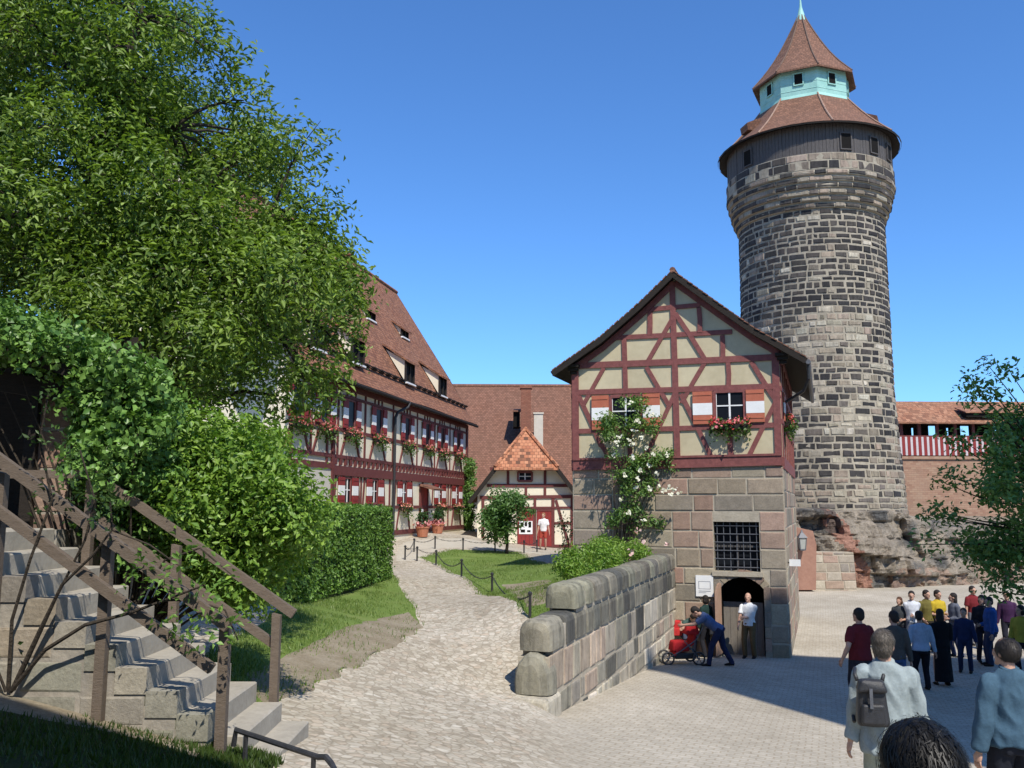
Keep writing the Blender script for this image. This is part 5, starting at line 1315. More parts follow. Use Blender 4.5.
mb = MB(); q0, q1 = at(534, 434, 56.2), at(543, 414, 56.2); mb.box((q0.x, 56.2, q0.z - 1), (q1.x - q0.x, 0, 0), (0, .7, 0), (0, 0, q1.z - q0.z + 1)); mb.box((q0.x - .05, 56.15, q1.z), (q1.x - q0.x + .1, 0, 0), (0, .8, 0), (0, 0, .1)); mb.build('chimney', M['offwhite'], brf)['label'] = 'small pale square chimney'
mb = MB(); q = at(516.5, 420, 57.0); mb.cbox(q, .42, 1.5, 1.0); mb.build('dormer', M['dark'], brf)
mb = MB(); mb.hexa([q + V(v) for v in ((-.3, -.95, .42), (.3, -.95, .42), (.3, 1.0, .75), (-.3, 1.0, .75))], [q + V(v) for v in ((-.3, -.95, .52), (.3, -.95, .52), (.3, 1.0, .85), (-.3, 1.0, .85))]); mb.build('dormer_roof', M['tile_brown'], brf)

# cottage with half-hipped roof
KY = 44.0; kc = at(526, 500, KY).x
def km(u, v, d): return V((kc + u, KY - d, v))
def kf(px, py): p = at(px, py, KY); return (p.x - kc, p.z)
cot = thing('cottage', 'small half-timbered cottage with patchy orange half-hipped roof and red doors', 'house', (kc, KY + 3, 2.1))
kze = 4.55; khz = kf(524, 468)[1]; hw2 = 2.5; hw1 = 1.42; slp = (khz - kze) / (hw2 - hw1); kap = khz + hw1 * slp; kb = 1.9
mb = MB(); mb.quad(km(-hw2 + .15, kb, 0), km(hw2 - .15, kb, 0), km(hw2 - .15, kze + .1, 0), km(hw1, khz, 0), km(-hw1, khz, 0), km(-hw2 + .15, kze + .1, 0))
for s_ in (-1, 1):
    u = s_ * (hw2 - .15); P = [km(u, kb, 0), km(u, kze + .1, 0), km(u, kze + .1, -7), km(u, kb, -7)]; mb.quad(*(P if s_ < 0 else P[::-1]))
mb.quad(km(hw2 - .15, kb, -7), km(-hw2 + .15, kb, -7), km(-hw2 + .15, kze, -7), km(0, kap, -7), km(hw2 - .15, kze, -7)); mb.build('plaster_wall', M['cream'], cot)
mb = MB()
def kbm(p, q, w, d1=.05): mb.beam(km(*kf(*p), 0), km(*kf(*q), 0), w, V((0, -1, 0)), -.03, d1 + random.uniform(-.008, .008))
for p, q, w in (((487, 485.5), (572, 485.5), .15), ((480, 497.5), (574, 496.5), .16), ((482, 508), (574, 507.5), .1), ((490, 469), (556, 469), .15), ((553, 523), (574, 523), .1), ((481, 546), (574, 546), .14),
                ((508, 470), (508, 485), .13), ((545, 470), (545, 485), .13), ((526, 486), (526, 497), .12), ((545, 486), (545, 497), .12), ((497, 498), (497, 546), .13), ((507, 498), (507, 546), .13), ((553, 498), (553, 546), .15), ((535, 498), (535, 546), .12),
                ((483, 498), (483, 546), .14), ((572, 498), (572, 546), .14), ((556, 500), (569, 545), .12), ((516, 498), (516, 510), .1)): kbm(p, q, w)
mb.build('timber_frame', M['timber_hall'], cot)
mb = MB(); o_ = .45
def slab(P, t=.12):
    P = [V(p) for p in P]; nrm = (P[1] - P[0]).cross(P[2] - P[0]).normalized()
    if nrm.z < 0: P = P[::-1]; nrm = -nrm
    if len(P) == 4: mb.hexa([p - UP * t for p in P], P)
    else:
        mb.quad(*P); mb.quad(*[p - UP * t for p in P][::-1])
        for i in range(3): mb.quad(P[i], P[i] - UP * t, P[(i + 1) % 3] - UP * t, P[(i + 1) % 3])
sb = 1.5
for s_ in (-1, 1):
    e2 = hw2 + .2
    slab([km(s_ * e2, kze - .2 * slp + .1, o_), km(s_ * hw1, khz + .12, o_), km(s_ * .02, kap + .12, o_ - sb), km(s_ * .02, kap + .12, -7), km(s_ * e2, kze - .2 * slp + .1, -7)][:1] + [km(s_ * hw1, khz + .12, o_), km(s_ * hw1, khz + .12, -7), km(s_ * e2, kze - .2 * slp + .1, -7)])
    slab([km(s_ * hw1, khz + .12, o_), km(s_ * .02, kap + .12, o_ - sb), km(s_ * .02, kap + .12, -7), km(s_ * hw1, khz + .12, -7)])
krf = mb.build('roof', M['tile_brown'], cot)
mb = MB(); slab([km(-hw1 - .12, khz - .02, o_ + .12), km(hw1 + .12, khz - .02, o_ + .12), km(0, kap + .16, o_ - sb - .05)], .1); mb.build('hip_roof', M['tile_orange'], krf)
mb = MB()
for s_ in (-1, 1): mb.tube([km(s_ * (hw1 + .1), khz + .04, o_ + .1), km(0, kap + .2, o_ - sb - .05)], .09, 6)
mb.tube([km(0, kap + .2, o_ - sb), km(0, kap + .2, -7)], .1, 6); mb.build('hip_tiles', M['tile_orange'], krf)
mb = MB()
for s_ in (-1, 1): mb.beam(km(s_ * (hw2 + .25), kze - .25 * slp, o_), km(s_ * (hw1 - .02), khz + .05, o_), .2, V((0, -1, 0)), 0, .05)
mb.beam(km(-hw1 - .1, khz - .02, o_ + .04), km(hw1 + .1, khz - .02, o_ + .04), .1, V((0, -1, 0)), 0, .04); mb.build('barge_board', M['darkwood'], krf)
casement(cot, (*[kf(518, 480)[0], kf(532, 480)[0]], kf(520, 481)[1], kf(520, 472)[1]), km, V((1, 0, 0)), V((0, -1, 0)))
for px0, px1 in ((517.5, 533.5), (537, 551.5)):
    a, c = kf(px0, 546); b, d = kf(px1, 511); mb = MB(); k = 4
    for i in range(k): mb.box(km(a + (b - a) * i / k, c, 0), (((b - a) / k - .01), 0, 0), (0, -.05 - random.uniform(0, .01), 0), (0, 0, d - c))
    dd = mb.build('door', M['deepred'], cot)
    mb = MB(); mb.beam(km(a, d + .04, 0), km(b, d + .04, 0), .1, V((0, -1, 0)), 0, .07); mb.build('frame', M['timber_hall'], dd)
a, c = kf(519, 534); b, d = kf(532.5, 521)
pst = thing('poster', 'black and white poster on the left red cottage door', 'poster', km((a + b) / 2, c, .065))
mb = MB(); mb.box(km(a, c, .062), (b - a, 0, 0), (0, -.012, 0), (0, 0, d - c)); mb.build('sheet', M['white'], pst)
mb = MB()
for q in ((.1, .55, .34, .9), (.42, .6, .6, .92), (.7, .5, .9, .95), (.12, .12, .45, .35), (.6, .15, .85, .3)):
    mb.box(km(a + (b - a) * q[0], c + (d - c) * q[1], .074), ((b - a) * (q[2] - q[0]), 0, 0), (0, -.004, 0), (0, 0, (d - c) * (q[3] - q[1])))
mb.build('print', M['dark'], pst)

# ================================================================== FORTRESS WALL with covered wall walk
FY = 60.0
def fx(px): return at(px, 470, FY).x
x0, x1 = fx(884), fx(1250)
def fz(py, Y=FY): return at(930, py, Y).z
fw_ = thing('fortress_wall', 'brick fortress wall with tiled wall walk and red and white striped boarding', 'wall', ((x0 + x1) / 2, FY, 1))
zw = fz(455.5); zbk = fz(437); zev = fz(426); zrg = fz(401.5, FY + 2)
mb = MB(); mb.box((x0, FY, -1), (x1 - x0, 0, 0), (0, 2.6, 0), (0, 0, zw + 1)); mb.box((x0, FY - .1, zw - .25), (x1 - x0, 0, 0), (0, .11, 0), (0, 0, .2)); mb.build('masonry', M['brickwall'], fw_)
mb = MB(); n = int((x1 - x0) / .36)
for i in range(n):
    for k in range(2):
        xx = x0 + (x1 - x0) * (i + k * .44) / n; mb.box((xx, FY - .12 - random.uniform(0, .012), zw), ((x1 - x0) / n * (.44, .56)[k] - .012, 0, 0), (0, .05, 0), (0, 0, zbk - zw), m=k)
mb.build('striped_boards', [M_noise('faded white boards', (.46, .41, .41), (.60, .55, .55), 2), M['deepred']], fw_)
mb = MB(); i = 0; xx = x0
while xx < x1: mb.box((xx, FY - .06, zw), (.18, 0, 0), (0, .18, 0), (0, 0, zev - zw + .15)); xx += 1.2
mb.box((x0, FY - .07, zbk), (x1 - x0, 0, 0), (0, .12, 0), (0, 0, .1)); mb.build('posts', M['timber_hall'], fw_)
holes = []
for pa, pb_, ya, yb in ((928.5, 935.5, 425, 437), (960.5, 969, 425, 437), (911.5, 913.5, 428, 436), (946.5, 948.5, 428, 436), (995, 1003, 425, 437), (1040, 1048, 425, 437)):
    a = at(pa, 432, FY + 2.4); b = at(pb_, 432, FY + 2.4); holes.append((a.x, b.x, at(pa, yb, FY + 2.4).z, at(pa, ya, FY + 2.4).z))
mb = MB(); plate(mb, lambda u, v, d: V((u, FY + 2.4, v)), x0, x1, zw, zrg, holes); plate(mb, lambda u, v, d: V((u, FY + 2.46, v)), x0, x1, zw, zrg, holes); mb.build('back_boards', M['darkwood'], fw_)
mb = MB(); n = 40
for i in range(n + 1):
    xx = x0 + (x1 - x0) * i / n; s_ = .06 * noise.noise(V((xx * .5, 1, 1)))
    for yy, zz in ((FY - .6, zev + .1), (FY - .6, zev + .22), (FY + .7, (zev + zrg) / 2 + .1 + s_ * .5), (FY + 2, zrg + s_), (FY + 3.4, zev + .3)): mb.v.append((xx, yy, zz))
for i in range(n):
    for j in range(4): k = i * 5 + j; mb.f.append((k, k + 5, k + 6, k + 1)); mb.c.append(None); mb.m.append(0)
wrf = mb.build('roof', M['tile_wall'], fw_)
mb = MB(); a, b = at(963, 421, FY), at(1000, 418, FY); mb.box((a.x, FY - .5, zev + .55), (3.2, 0, 0), (0, .9, 0), (0, 0, .28)); mb.build('dormer', M['dark'], wrf)
mb = MB(); mb.hexa([(a.x - .1, FY - .62, zev + .83), (a.x + 3.3, FY - .62, zev + .83), (a.x + 3.3, FY + .8, zev + 1.25), (a.x - .1, FY + .8, zev + 1.25)], [(a.x - .1, FY - .62, zev + .9), (a.x + 3.3, FY - .62, zev + .9), (a.x + 3.3, FY + .8, zev + 1.33), (a.x - .1, FY + .8, zev + 1.33)]); mb.build('dormer_roof', M['tile_wall'], wrf)

# ================================================================== ROCK OUTCROP under the tower
def rock_sheet():
    mb = MB(); NX, NZ = 190, 70
    pxs = np.linspace(770, 1120, NX + 1)
    def prof_(i):
        px = pxs[i]; k = (px - 870) / 90
        Yf = 43.9 + max(0, min(1.2, (px - 895) / 25)) + (1.6 * max(0, k - .3) ** 1.3 if k > .3 else .0) + (.8 * max(0, -k - .4))
        top = z_base - .55 if px < 905 else z_base - .55 - min(1.0, (px - 905) / 60)
        return px, Yf, top
    for i in range(NX + 1):
        px, Yf, top = prof_(i); x = at(px, 540, Yf).x
        for j in range(NZ + 1):
            t = j / NZ
            if t < .62:
                s_ = t / .62; z = -.3 + (top + .3) * s_; y = Yf + .9 * s_ ** 2.2
            else:
                s_ = (t - .62) / .38; z = top + .6 * s_; y = Yf + .9 + 10 * s_
            q = V((x, y * .6, z))
            # blocky strata: ledges at uneven heights and cracks between blocks
            zz = z * 1.15 + .35 * noise.noise(V((x * .35, 2, z * .3))); cell = math.floor(zz); fr = zz - cell
            xb = x * .55 + .5 * noise.noise(V((z * .5, cell * 3.1, 1))) + cell * .37; cx = math.floor(xb); fx_ = xb - cx
            blk = noise.cell(V((cx * 1.7, cell * 2.3, .5)))
            crack = min(min(fr, 1 - fr) * 12, 1) * min(min(fx_, 1 - fx_) * 16, 1)
            dsp = .07 * (abs((z * 3.1 + .6 * noise.noise(V((x * .4, 0, z)))) % 1 - .5) - .25) + .42 * (blk - .3) + .40 * noise.fractal(q * .7, 1.0, 2.0, 5) + .13 * (crack - 1) + .13 * noise.fractal(q * 2.5, .8, 2.1, 4)
            if t >= .62: dsp *= max(.15, 1 - s_ * 2)
            mb.v.append((x, y - dsp, z + (.12 * dsp if t > .5 else 0)))
    for i in range(NX):
        for j in range(NZ):
            k = i * (NZ + 1) + j
            x, y, z = mb.v[k]; q = V((x, y, z)); n1 = noise.noise(q * .8); n2 = noise.noise(q * 2.3 + V((9, 1, 2))); px = pxs[i]
            c = V((.24, .205, .155)).lerp(V((.38, .32, .25)), .5 + .5 * n2)
            if n1 > .12: c = c.lerp(V((.10, .098, .092)), min(1, (n1 - .12) * 3))
            zt = z / z_base
            dg = (px - 828) / 35 - (1 - zt) * 1.1
            if -.25 + .2 * n2 < dg < .3 + .25 * n2 and px < 880 and zt < .9: c = c.lerp(V((.36, .17, .115)), .8)
            if 818 < px < 845 and .62 < zt < .95 and n2 > -.3: c = c.lerp(V((.07, .07, .068)), .8)
            if zt < .25 and px > 890 and n2 > -.1: c = c.lerp(V((.34, .22, .16)), .6)
            mb.f.append((k, k + NZ + 1, k + NZ + 2, k + 1)); mb.c.append(tuple(c)); mb.m.append(0)
    return mb
ro = rock_sheet().build('rock_outcrop', M['rock'], smooth=False); tag(ro, 'rugged grey and reddish rock outcrop under the round tower', 'rock')
# red rendered wall stub between the well house and the rock
rwp = [at(788, 590, 42.4), at(816, 590, 42.4), at(816.5, 545, 42.4), at(813, 531, 42.4), at(788, 525, 42.4)]
mb = MB(); n = len(rwp); bk = [p + V((0, 1.5, 0)) for p in rwp]; mb.quad(*rwp)
for i in range(n): mb.quad(rwp[i], bk[i], bk[(i + 1) % n], rwp[(i + 1) % n])
o = mb.build('rendered_wall', M_noise('red-brown render', (.25, .13, .095), (.37, .21, .15), 1.5, rough=.95, bump=.4)); tag(o, 'short reddish rendered wall behind the corner of the well house', 'wall')
# masonry patch at the foot of the rock
def pm(u, v, d): return V((at(811, 560, 42.9).x + u, 42.9 - d + .12 * v, v))
bw_ = at(856, 560, 42.9).x - at(811, 560, 42.9).x
mb = MB(); masonry(mb, pm, 0, bw_, -.1, 2.0, .38, .6, .03, .03, lambda u, v: pick([(.30, .25, .19), (.33, .24, .18), (.25, .22, .18), (.36, .31, .24)])); mb2 = MB(); mb2.box(pm(.02, -.4, 0), (bw_ - .04, 0, 0), (0, 1.2, 0), (0, .28, 2.38))
bt = thing('stone_buttress', 'low block masonry buttress at the foot of the rock, beside the red rock face', 'wall', pm(bw_ / 2, 0, 0)); mb.build('stones', M['stone'], bt); mb2.build('mortar', M['mortar'], bt)
wl = thing('wall_lantern', 'small grey lantern on the reddish rock face beside the well house', 'lantern', at(802, 541, 42.3))
mb = MB(); c = at(802, 541, 42.15); mb.lathe([(.16, -.38), (.22, .12), (.22, .16)], c, 4, R(45)); mb.build('glass_case', M_plain('lantern glass', (.35, .36, .33), .2), wl)
mb = MB(); mb.lathe([(.29, .15), (.08, .38), (.03, .5), (0, .52)], c, 4, R(45)); mb.lathe([(0, -.46), (.18, -.42), (.18, -.36)], c, 4, R(45)); mb.tube([c + V((0, .1, -.2)), c + V((0, .6, -.2))], .04, 6)
for k in range(4): a = R(45 + 90 * k); mb.tube([c + V((.165 * math.cos(a), .165 * math.sin(a), -.4)), c + V((.225 * math.cos(a), .225 * math.sin(a), .16))], .02, 5)
mb.build('lantern_frame', M['greyiron'], wl)

# ================================================================== STAIRS
SY0, SY1 = 7.5, 8.75; NX0, NZ0, GO, RI = -1.89, 2.15, .25, .176
stair = thing('stone_staircase', 'stone staircase with worn grey steps climbing to the left', 'stairs', (NX0 - 1.2, (SY0 + SY1) / 2, 2.0))
for k in range(11):
    x = NX0 - GO * k; z = NZ0 + RI * k; mb = MB(); ln = .62 if k < 10 else 4.2; y0 = SY0 + (0 if k < 2 else .02)
    jx, jz = random.uniform(-.012, .012), random.uniform(-.006, .006)
    b = .012; X0, X1, Y0, Y1, Z0, Z1 = x - ln, x + jx, y0 + (0 if k < 2 else .0), SY1 + random.uniform(-.02, .02), z - RI - .03, z + jz
    mb.hexa([(X0, Y0, Z0), (X1, Y0, Z0), (X1, Y1, Z0), (X0, Y1, Z0)], [(X0, Y0, Z1 - b), (X1, Y0, Z1 - b), (X1, Y1, Z1 - b), (X0, Y1, Z1 - b)])
    mb.hexa([(X0, Y0, Z1 - b), (X1, Y0, Z1 - b), (X1, Y1, Z1 - b), (X0, Y1, Z1 - b)], [(X0, Y0 + b, Z1), (X1 - b, Y0 + b, Z1), (X1 - b, Y1 - b, Z1), (X0, Y1 - b, Z1)])
    mb.build('step', M['step'], stair)
# stepped side wall of blocks on the near side
mb = MB(); mm = MB()
PAL_S = [(.30, .275, .22), (.26, .24, .195), (.33, .30, .24), (.235, .225, .175), (.30, .25, .19)]
def swm(u, v, d): return V((-6.6 + u, SY0 - .16 - d, v))
for k in range(2, 11):
    xa = NX0 - GO * (k + 1) + .02; xb = NX0 - GO * k + .02; zt = NZ0 + RI * k + .015
    if k == 10: xa = -6.6
    ua, ub = xa + 6.6, xb + 6.6
    mb.box(swm(ua + .005, zt - .2, -.17), (ub - ua + .0, 0, 0), (0, -.19, 0), (0, 0, .2), pick(PAL_S)); mb.box(swm(ua + .004, zt - .36, -.15), (ub - ua - .008, 0, 0), (0, -.155, 0), (0, 0, .17), pick(PAL_S))
masks = [(NX0 - GO * (k + 1) + .02 + 6.6, 9, NZ0 + RI * k - .19, 9) for k in range(1, 11)]
masonry(mb, swm, 0, NX0 - GO * 2 + 6.6, 1.9, NZ0 + RI * 10 - .19, .27, .5, .018, .012, lambda u, v: pick(PAL_S), holes=masks)
for k in range(1, 10):
    xa = NX0 - GO * (k + 1) + .01; mm.box((-6.6, SY0 - .1665, 1.6), (NX0 - GO * 11 + .01 + 6.6, 0, 0), (0, .15, 0), (0, 0, NZ0 + RI * k - .1 - 1.6 + .0)) if k == 9 else None
for k in range(1, 10):
    x_a = NX0 - GO * (k + 2) + .012; x_b = NX0 - GO * (k + 1) + .012
    mm.box((x_a, SY0 - .167, 1.6), (x_b - x_a - .002, 0, 0), (0, .154, 0), (0, 0, NZ0 + RI * (k + 1) - .1 - 1.6))
mb.build('side_wall', M['stone'], stair); mm.build('mortar', M['mortar_grey'], stair)
def railing(name, label, Yp, posts, rails, pw=.078):
    t = thing(name, label, 'handrail', at(posts[0][0], posts[0][2], Yp)); 
    for px, ya, yb in posts:
        a, b = at(px, ya, Yp), at(px, yb, Yp); mb = MB(); h = max(a.z - b.z, .3); b.x = a.x
        mb.hexa([(a.x - pw / 2, Yp - pw / 2, b.z - .15), (a.x + pw / 2, Yp - pw / 2, b.z - .15), (a.x + pw / 2, Yp + pw / 2, b.z - .15), (a.x - pw / 2, Yp + pw / 2, b.z - .15)], [(a.x - pw / 2, Yp - pw / 2, a.z - .01), (a.x + pw / 2, Yp - pw / 2, a.z - .03), (a.x + pw / 2, Yp + pw / 2, a.z - .03), (a.x - pw / 2, Yp + pw / 2, a.z - .01)]); mb.build('post', M['railwood'], t)
    for p, q, w_, dy in rails:
        a, b = at(p[0], p[1], Yp), at(q[0], q[1], Yp); mb = MB(); e = (b - a).normalized(); n_ = V((0, -1, 0)); a.y = b.y = Yp - dy
        mb.beam(a, b, w_, n_, -.035, .035); mb.build('rail', M['railwood'], t)
    return t
railing('handrail', 'brown wooden handrail on the near side of the stone stairs', SY0 - .22, [(226, 619, 742), (109, 536, 702), (3, 470, 640)], [((232, 625), (-30, 434), .085, .09), ((216, 667), (-20, 492), .075, .09)])
railing('handrail', 'brown wooden handrail on the far side of the stone stairs', SY1 + .05, [(277, 612, 700), (177, 543, 640), (92, 480, 590)], [((292, 615), (88, 472), .085, -.08), ((274, 647), (96, 520), .075, -.08), ((92, 474), (-60, 474), .08, -.08)])
ir = thing('iron_handrail', 'low black iron rail at the bottom of the stone stairs', 'handrail', gp(265, 760))
a, b = at(236, 730, 7.2), at(318, 757, 6.75); c2 = at(334, 768, 6.6)
mb = MB(); mb.tube([a - V((.02, -.02, .12)), a, a.lerp(b, .5), b, at(326, 757, 6.7), at(331, 763, 6.66), c2, c2 - V((0, 0, .25))], .022, 8); mb.build('rail', M['iron'], ir)
mb = MB()
for q in (.13, .95): p = a.lerp(b, q); mb = MB(); mb.tube([p, V((p.x, p.y, gz(p.x, p.y) - .05))], .02, 6); mb.build('post', M['iron'], ir)

# porch at the head of the stairs, under the ivy
porch = thing('timber_porch', 'dark timber porch with a sandstone pillar under hanging ivy at the stair head', 'porch', at(40, 540, 9.3))
PY = 9.4
a, b = at(22, 548, PY), at(76, 388, PY)
def ppm(u, v, d): return V((a.x + u, PY - d, v))
mb = MB(); masonry(mb, ppm, 0, b.x - a.x, 3.3, b.z, .42, .6, .015, .012, lambda u, v: pick([(.28, .19, .14), (.24, .165, .125), (.31, .22, .165)])); mb.build('pillar', M['stone'], porch)
mb = MB(); mb.box((a.x + .01, PY, 3.2), (b.x - a.x - .02, 0, 0), (0, .5, 0), (0, 0, b.z - 3.2)); mb.build('mortar', M['mortar_grey'], porch)
mb = MB(); mb.box((-9, PY + 1.6, 3.0), (9 + a.x + .4, 0, 0), (0, .1, 0), (0, 0, 3.2)); mb.build('back_wall', M['darkwood'], porch)
c = at(-10, 374, PY - .1); d = at(66, 392, PY - .1); mb = MB(); mb.beam(V((-9, PY - .1, c.z + .5)), d, .2, V((0, -1, 0)), -.12, .06); mb.beam(V((a.x + .06, PY - .05, 3.9)), V((a.x + .06, PY - .05, c.z)), .12, V((0, -1, 0)), 0, .07); mb.build('beam', M['darkwood'], porch)
mb = MB(); P = [(-9, PY - .5, 6.9), (at(95, 400, PY).x, PY - .5, at(95, 385, PY).z), (at(95, 400, PY).x, PY + 2, at(95, 385, PY).z), (-9, PY + 2, 6.9)]
mb.hexa(P, [V(p) + UP * .12 for p in P]); mb.build('porch_roof', M['darkwood'], porch)
mb = MB(); mb.box((-8, PY - .3, 3.0), (8 + a.x + .5, 0, 0), (0, 4, 0), (0, 0, NZ0 + RI * 10 - 3.0 - .02)); mb.build('landing', M['step'], porch)

# ================================================================== CHAIN FENCE
fence = thing('chain_fence', 'low black posts with a slung chain round the right hand lawn', 'fence', gp(460, 575))
fp = [(530, 618), (492, 592.5), (461.5, 576.5), (436, 565), (417, 561), (405, 560), (414, 552), (435, 549), (463, 551), (495, 552), (524, 553), (537, 552)]
tops = []
for px, py in fp:
    p = gp(px, py); h = .5; mb = MB(); mb.lathe([(.03, -.1), (.03, h - .05), (.045, h - .04), (.045, h), (.0, h + .03)], p, 8); mb.build('post', M['iron'], fence); tops.append(p + UP * (h - .06))
for a, b in zip(tops, tops[1:]):
    L = (b - a).length; n = max(8, int(L / .12)); mb = MB(); pts = []
    for i in range(n + 1):
        t = i / n; pts.append(a.lerp(b, t) - UP * (4 * t * (1 - t) * min(.28, .07 * L)))
    for i in range(n):                       # links, alternately turned
        e = (pts[i + 1] - pts[i]); s_ = V((-e.y, e.x, 0)).normalized() * .018 if i % 2 else UP * .018
        q = [pts[i] - e * .15, pts[i] + e * .3 + s_, pts[i] + e * .7 + s_, pts[i + 1] + e * .15, pts[i] + e * .7 - s_, pts[i] + e * .3 - s_, pts[i] - e * .15]
        mb.tube(q, .007, 4, cap=False)
    mb.build('chain', M['iron'], fence)

# ================================================================== BUILDINGS BEHIND THE CAMERA (they throw the shadows)
def lifted(px, py, H):
    g = gp(px, py) if not isinstance(px, Vector) else px
    return g + sunv * ((H - g.z) / sunv.z)
H1 = 30.0
poly = [lifted(*q, H1) for q in ((641, 655), (742, 651), (872, 659), (1010, 659))]
g2 = gp(840, 711)
dirx = (poly[3] - poly[2]).normalized()
poly += [poly[3] + dirx * 6]
back = (poly[0] - lifted(g2, None, H1)).normalized()
poly += [poly[-1] - back * 16, lifted(g2, None, H1) - back * 10]
cap = thing('castle_chapel', 'tall sandstone castle building standing behind and right of the camera', 'house', (poly[0] + poly[4]) / 2 - UP * (H1 - 1))
mb = MB(); n = len(poly)
for i in range(n):
    p, q = poly[i], poly[(i + 1) % n]; z0 = 0.5
    if (i != n - 1): mb.quad((p.x, p.y, z0), (q.x, q.y, z0), q, p)
    else: mb.quad((p.x, p.y, z0), (q.x, q.y, z0), q, p)
mb.build('walls', M['mortar'], cap)
mb = MB(); mb.quad(*poly[::-1]); mb.build('roof', M['tile_brown'], cap)
H2 = 13.5
q1 = lifted(at_z(0, 697, 2.66), None, H2); q2 = lifted(at_z(235, 775, 2.15), None, H2); e = (q1 - q2).normalized()
sd = V((-e.y, e.x, 0)); sd = sd if sd.y < 0 else -sd
hp = [q2, q2 + e * 14, q2 + e * 14 + sd * 8, q2 + sd * 8]
gh = thing('gate_house', 'castle gate building standing behind and left of the camera', 'house', (hp[0] + hp[2]) / 2 - UP * (H2 - 2.4))
mb = MB()
for i in range(4): p, q = hp[i], hp[(i + 1) % 4]; mb.quad((p.x, p.y, 2), (q.x, q.y, 2), q, p)
mb.build('walls', M['mortar'], gh); mb = MB(); mb.quad(*hp); mb.build('roof', M['tile_brown'], gh)
print('CASTERS', [tuple(round(v, 1) for v in p) for p in poly], [tuple(round(v, 1) for v in p) for p in hp])
# ================================================================== VEGETATION
def inpoly(x, y, P):
    c = False; n = len(P)
    for i in range(n):
        (x0, y0), (x1, y1) = P[i], P[(i + 1) % n]
        if (y0 > y) != (y1 > y) and x < (x1 - x0) * (y - y0) / (y1 - y0) + x0: c = not c
    return c
def edged(x, y, P):
    d = 1e9; n = len(P)
    for i in range(n):
        a, b = V(P[i]), V(P[(i + 1) % n]); e = b - a; t = max(0, min(1, (V((x, y)) - a).dot(e) / max(1e-6, e.length_squared))); d = min(d, (V((x, y)) - (a + e * t)).length)
    return d
def blobs(P, Ya, Yb, ra, rb, n, inset=.75):
    """clumps of foliage filling a crown whose outline was measured, spread through its depth"""
    xs = [p[0] for p in P]; ys = [p[1] for p in P]; out = []; tries = 0
    while len(out) < n and tries < n * 60:
        tries += 1; x, y = random.uniform(min(xs), max(xs)), random.uniform(min(ys), max(ys))
        if not inpoly(x, y, P): continue
        Y = random.uniform(Ya, Yb); r = random.uniform(ra, rb)
        if edged(x, y, P) < r * 900 / Y * inset: continue
        out.append((at(x, y, Y), r))
    return out
def foliage(name, B, dens, size, c1, c2, mat, parent, aspect=.5, spray=5, sp_r=.09, squash=.85, up=.6, fill=.5, pw=1.2, var=.35, cmod=.5):
    PT, NR, CC = [], [], []
    for c, r in B:
        ns = max(4, int(dens * r * r / spray)); d = rng.normal(size=(ns, 3)); d /= np.linalg.norm(d, axis=1, keepdims=True)
        rad = r * (fill + (1 - fill) * rng.random((ns, 1)) ** .6) * (1 + .10 * rng.normal(size=(ns, 1)))
        p = np.array(c) + d * rad * [1, 1, squash]
        nn = d * .55 + [0, 0, up] + rng.normal(size=(ns, 3)) * .45
        p = np.repeat(p, spray, axis=0) + rng.normal(size=(ns * spray, 3)) * sp_r
        nn = np.repeat(nn, spray, axis=0) + rng.normal(size=(ns * spray, 3)) * .3
        k = ns * spray; tone = np.repeat(rng.random((ns, 1)), spray, axis=0); g = np.clip(cmod * tone + (1 - cmod) * rng.random((k, 1)) ** pw, 0, 1)
        cc = np.array(c1) * (1 - g) + np.array(c2) * g
        PT.append(p); NR.append(nn); CC.append(cc * (1 + .1 * rng.normal(size=(k, 1))))
    return link(name, leaf_mesh(name, np.concatenate(PT), np.concatenate(NR), size, np.clip(np.concatenate(CC), .004, 1), mat, aspect, var=var), parent)
def wob(a, b, n, amp, sag=0):
    return [a.lerp(b, i / n) + V((noise.noise(V((a.x * 3 + i * .7, b.z, 1))), noise.noise(V((a.y * 3 + i * .7, b.x, 5))), noise.noise(V((b.y * 3 + i * .7, a.z, 9))))) * amp * (0 if i == 0 else 1) + UP * sag * 4 * (i / n) * (1 - i / n) for i in range(n + 1)]
def limbs(mb, root, forks, B, r0, rt, every=1):
    """trunk to fork points, then a branch from the nearest fork to each clump"""
    for c, r in B[::every]:
        f = min(forks, key=lambda q: (q[0] - c).length + (2 if q[0].z > c.z + .5 else 0)); pts = wob(f[0], c, 6, .12 * (c - f[0]).length / 3, .12)
        ra = min(f[1] * .5, .02 + .012 * (c - f[0]).length); mb.tube(pts, [ra * (1 - .8 * i / 6) + .005 for i in range(7)], 5)
        for k in range(3):
            e = c + V((random.uniform(-1, 1), random.uniform(-1, 1), random.uniform(-.6, 1))) * r * .8; mb.tube([pts[4], (pts[4] + e) / 2 + UP * .05, e], [.012, .009, .004], 4)
G1, G2 = (.038, .088, .014), (.27, .385, .07)

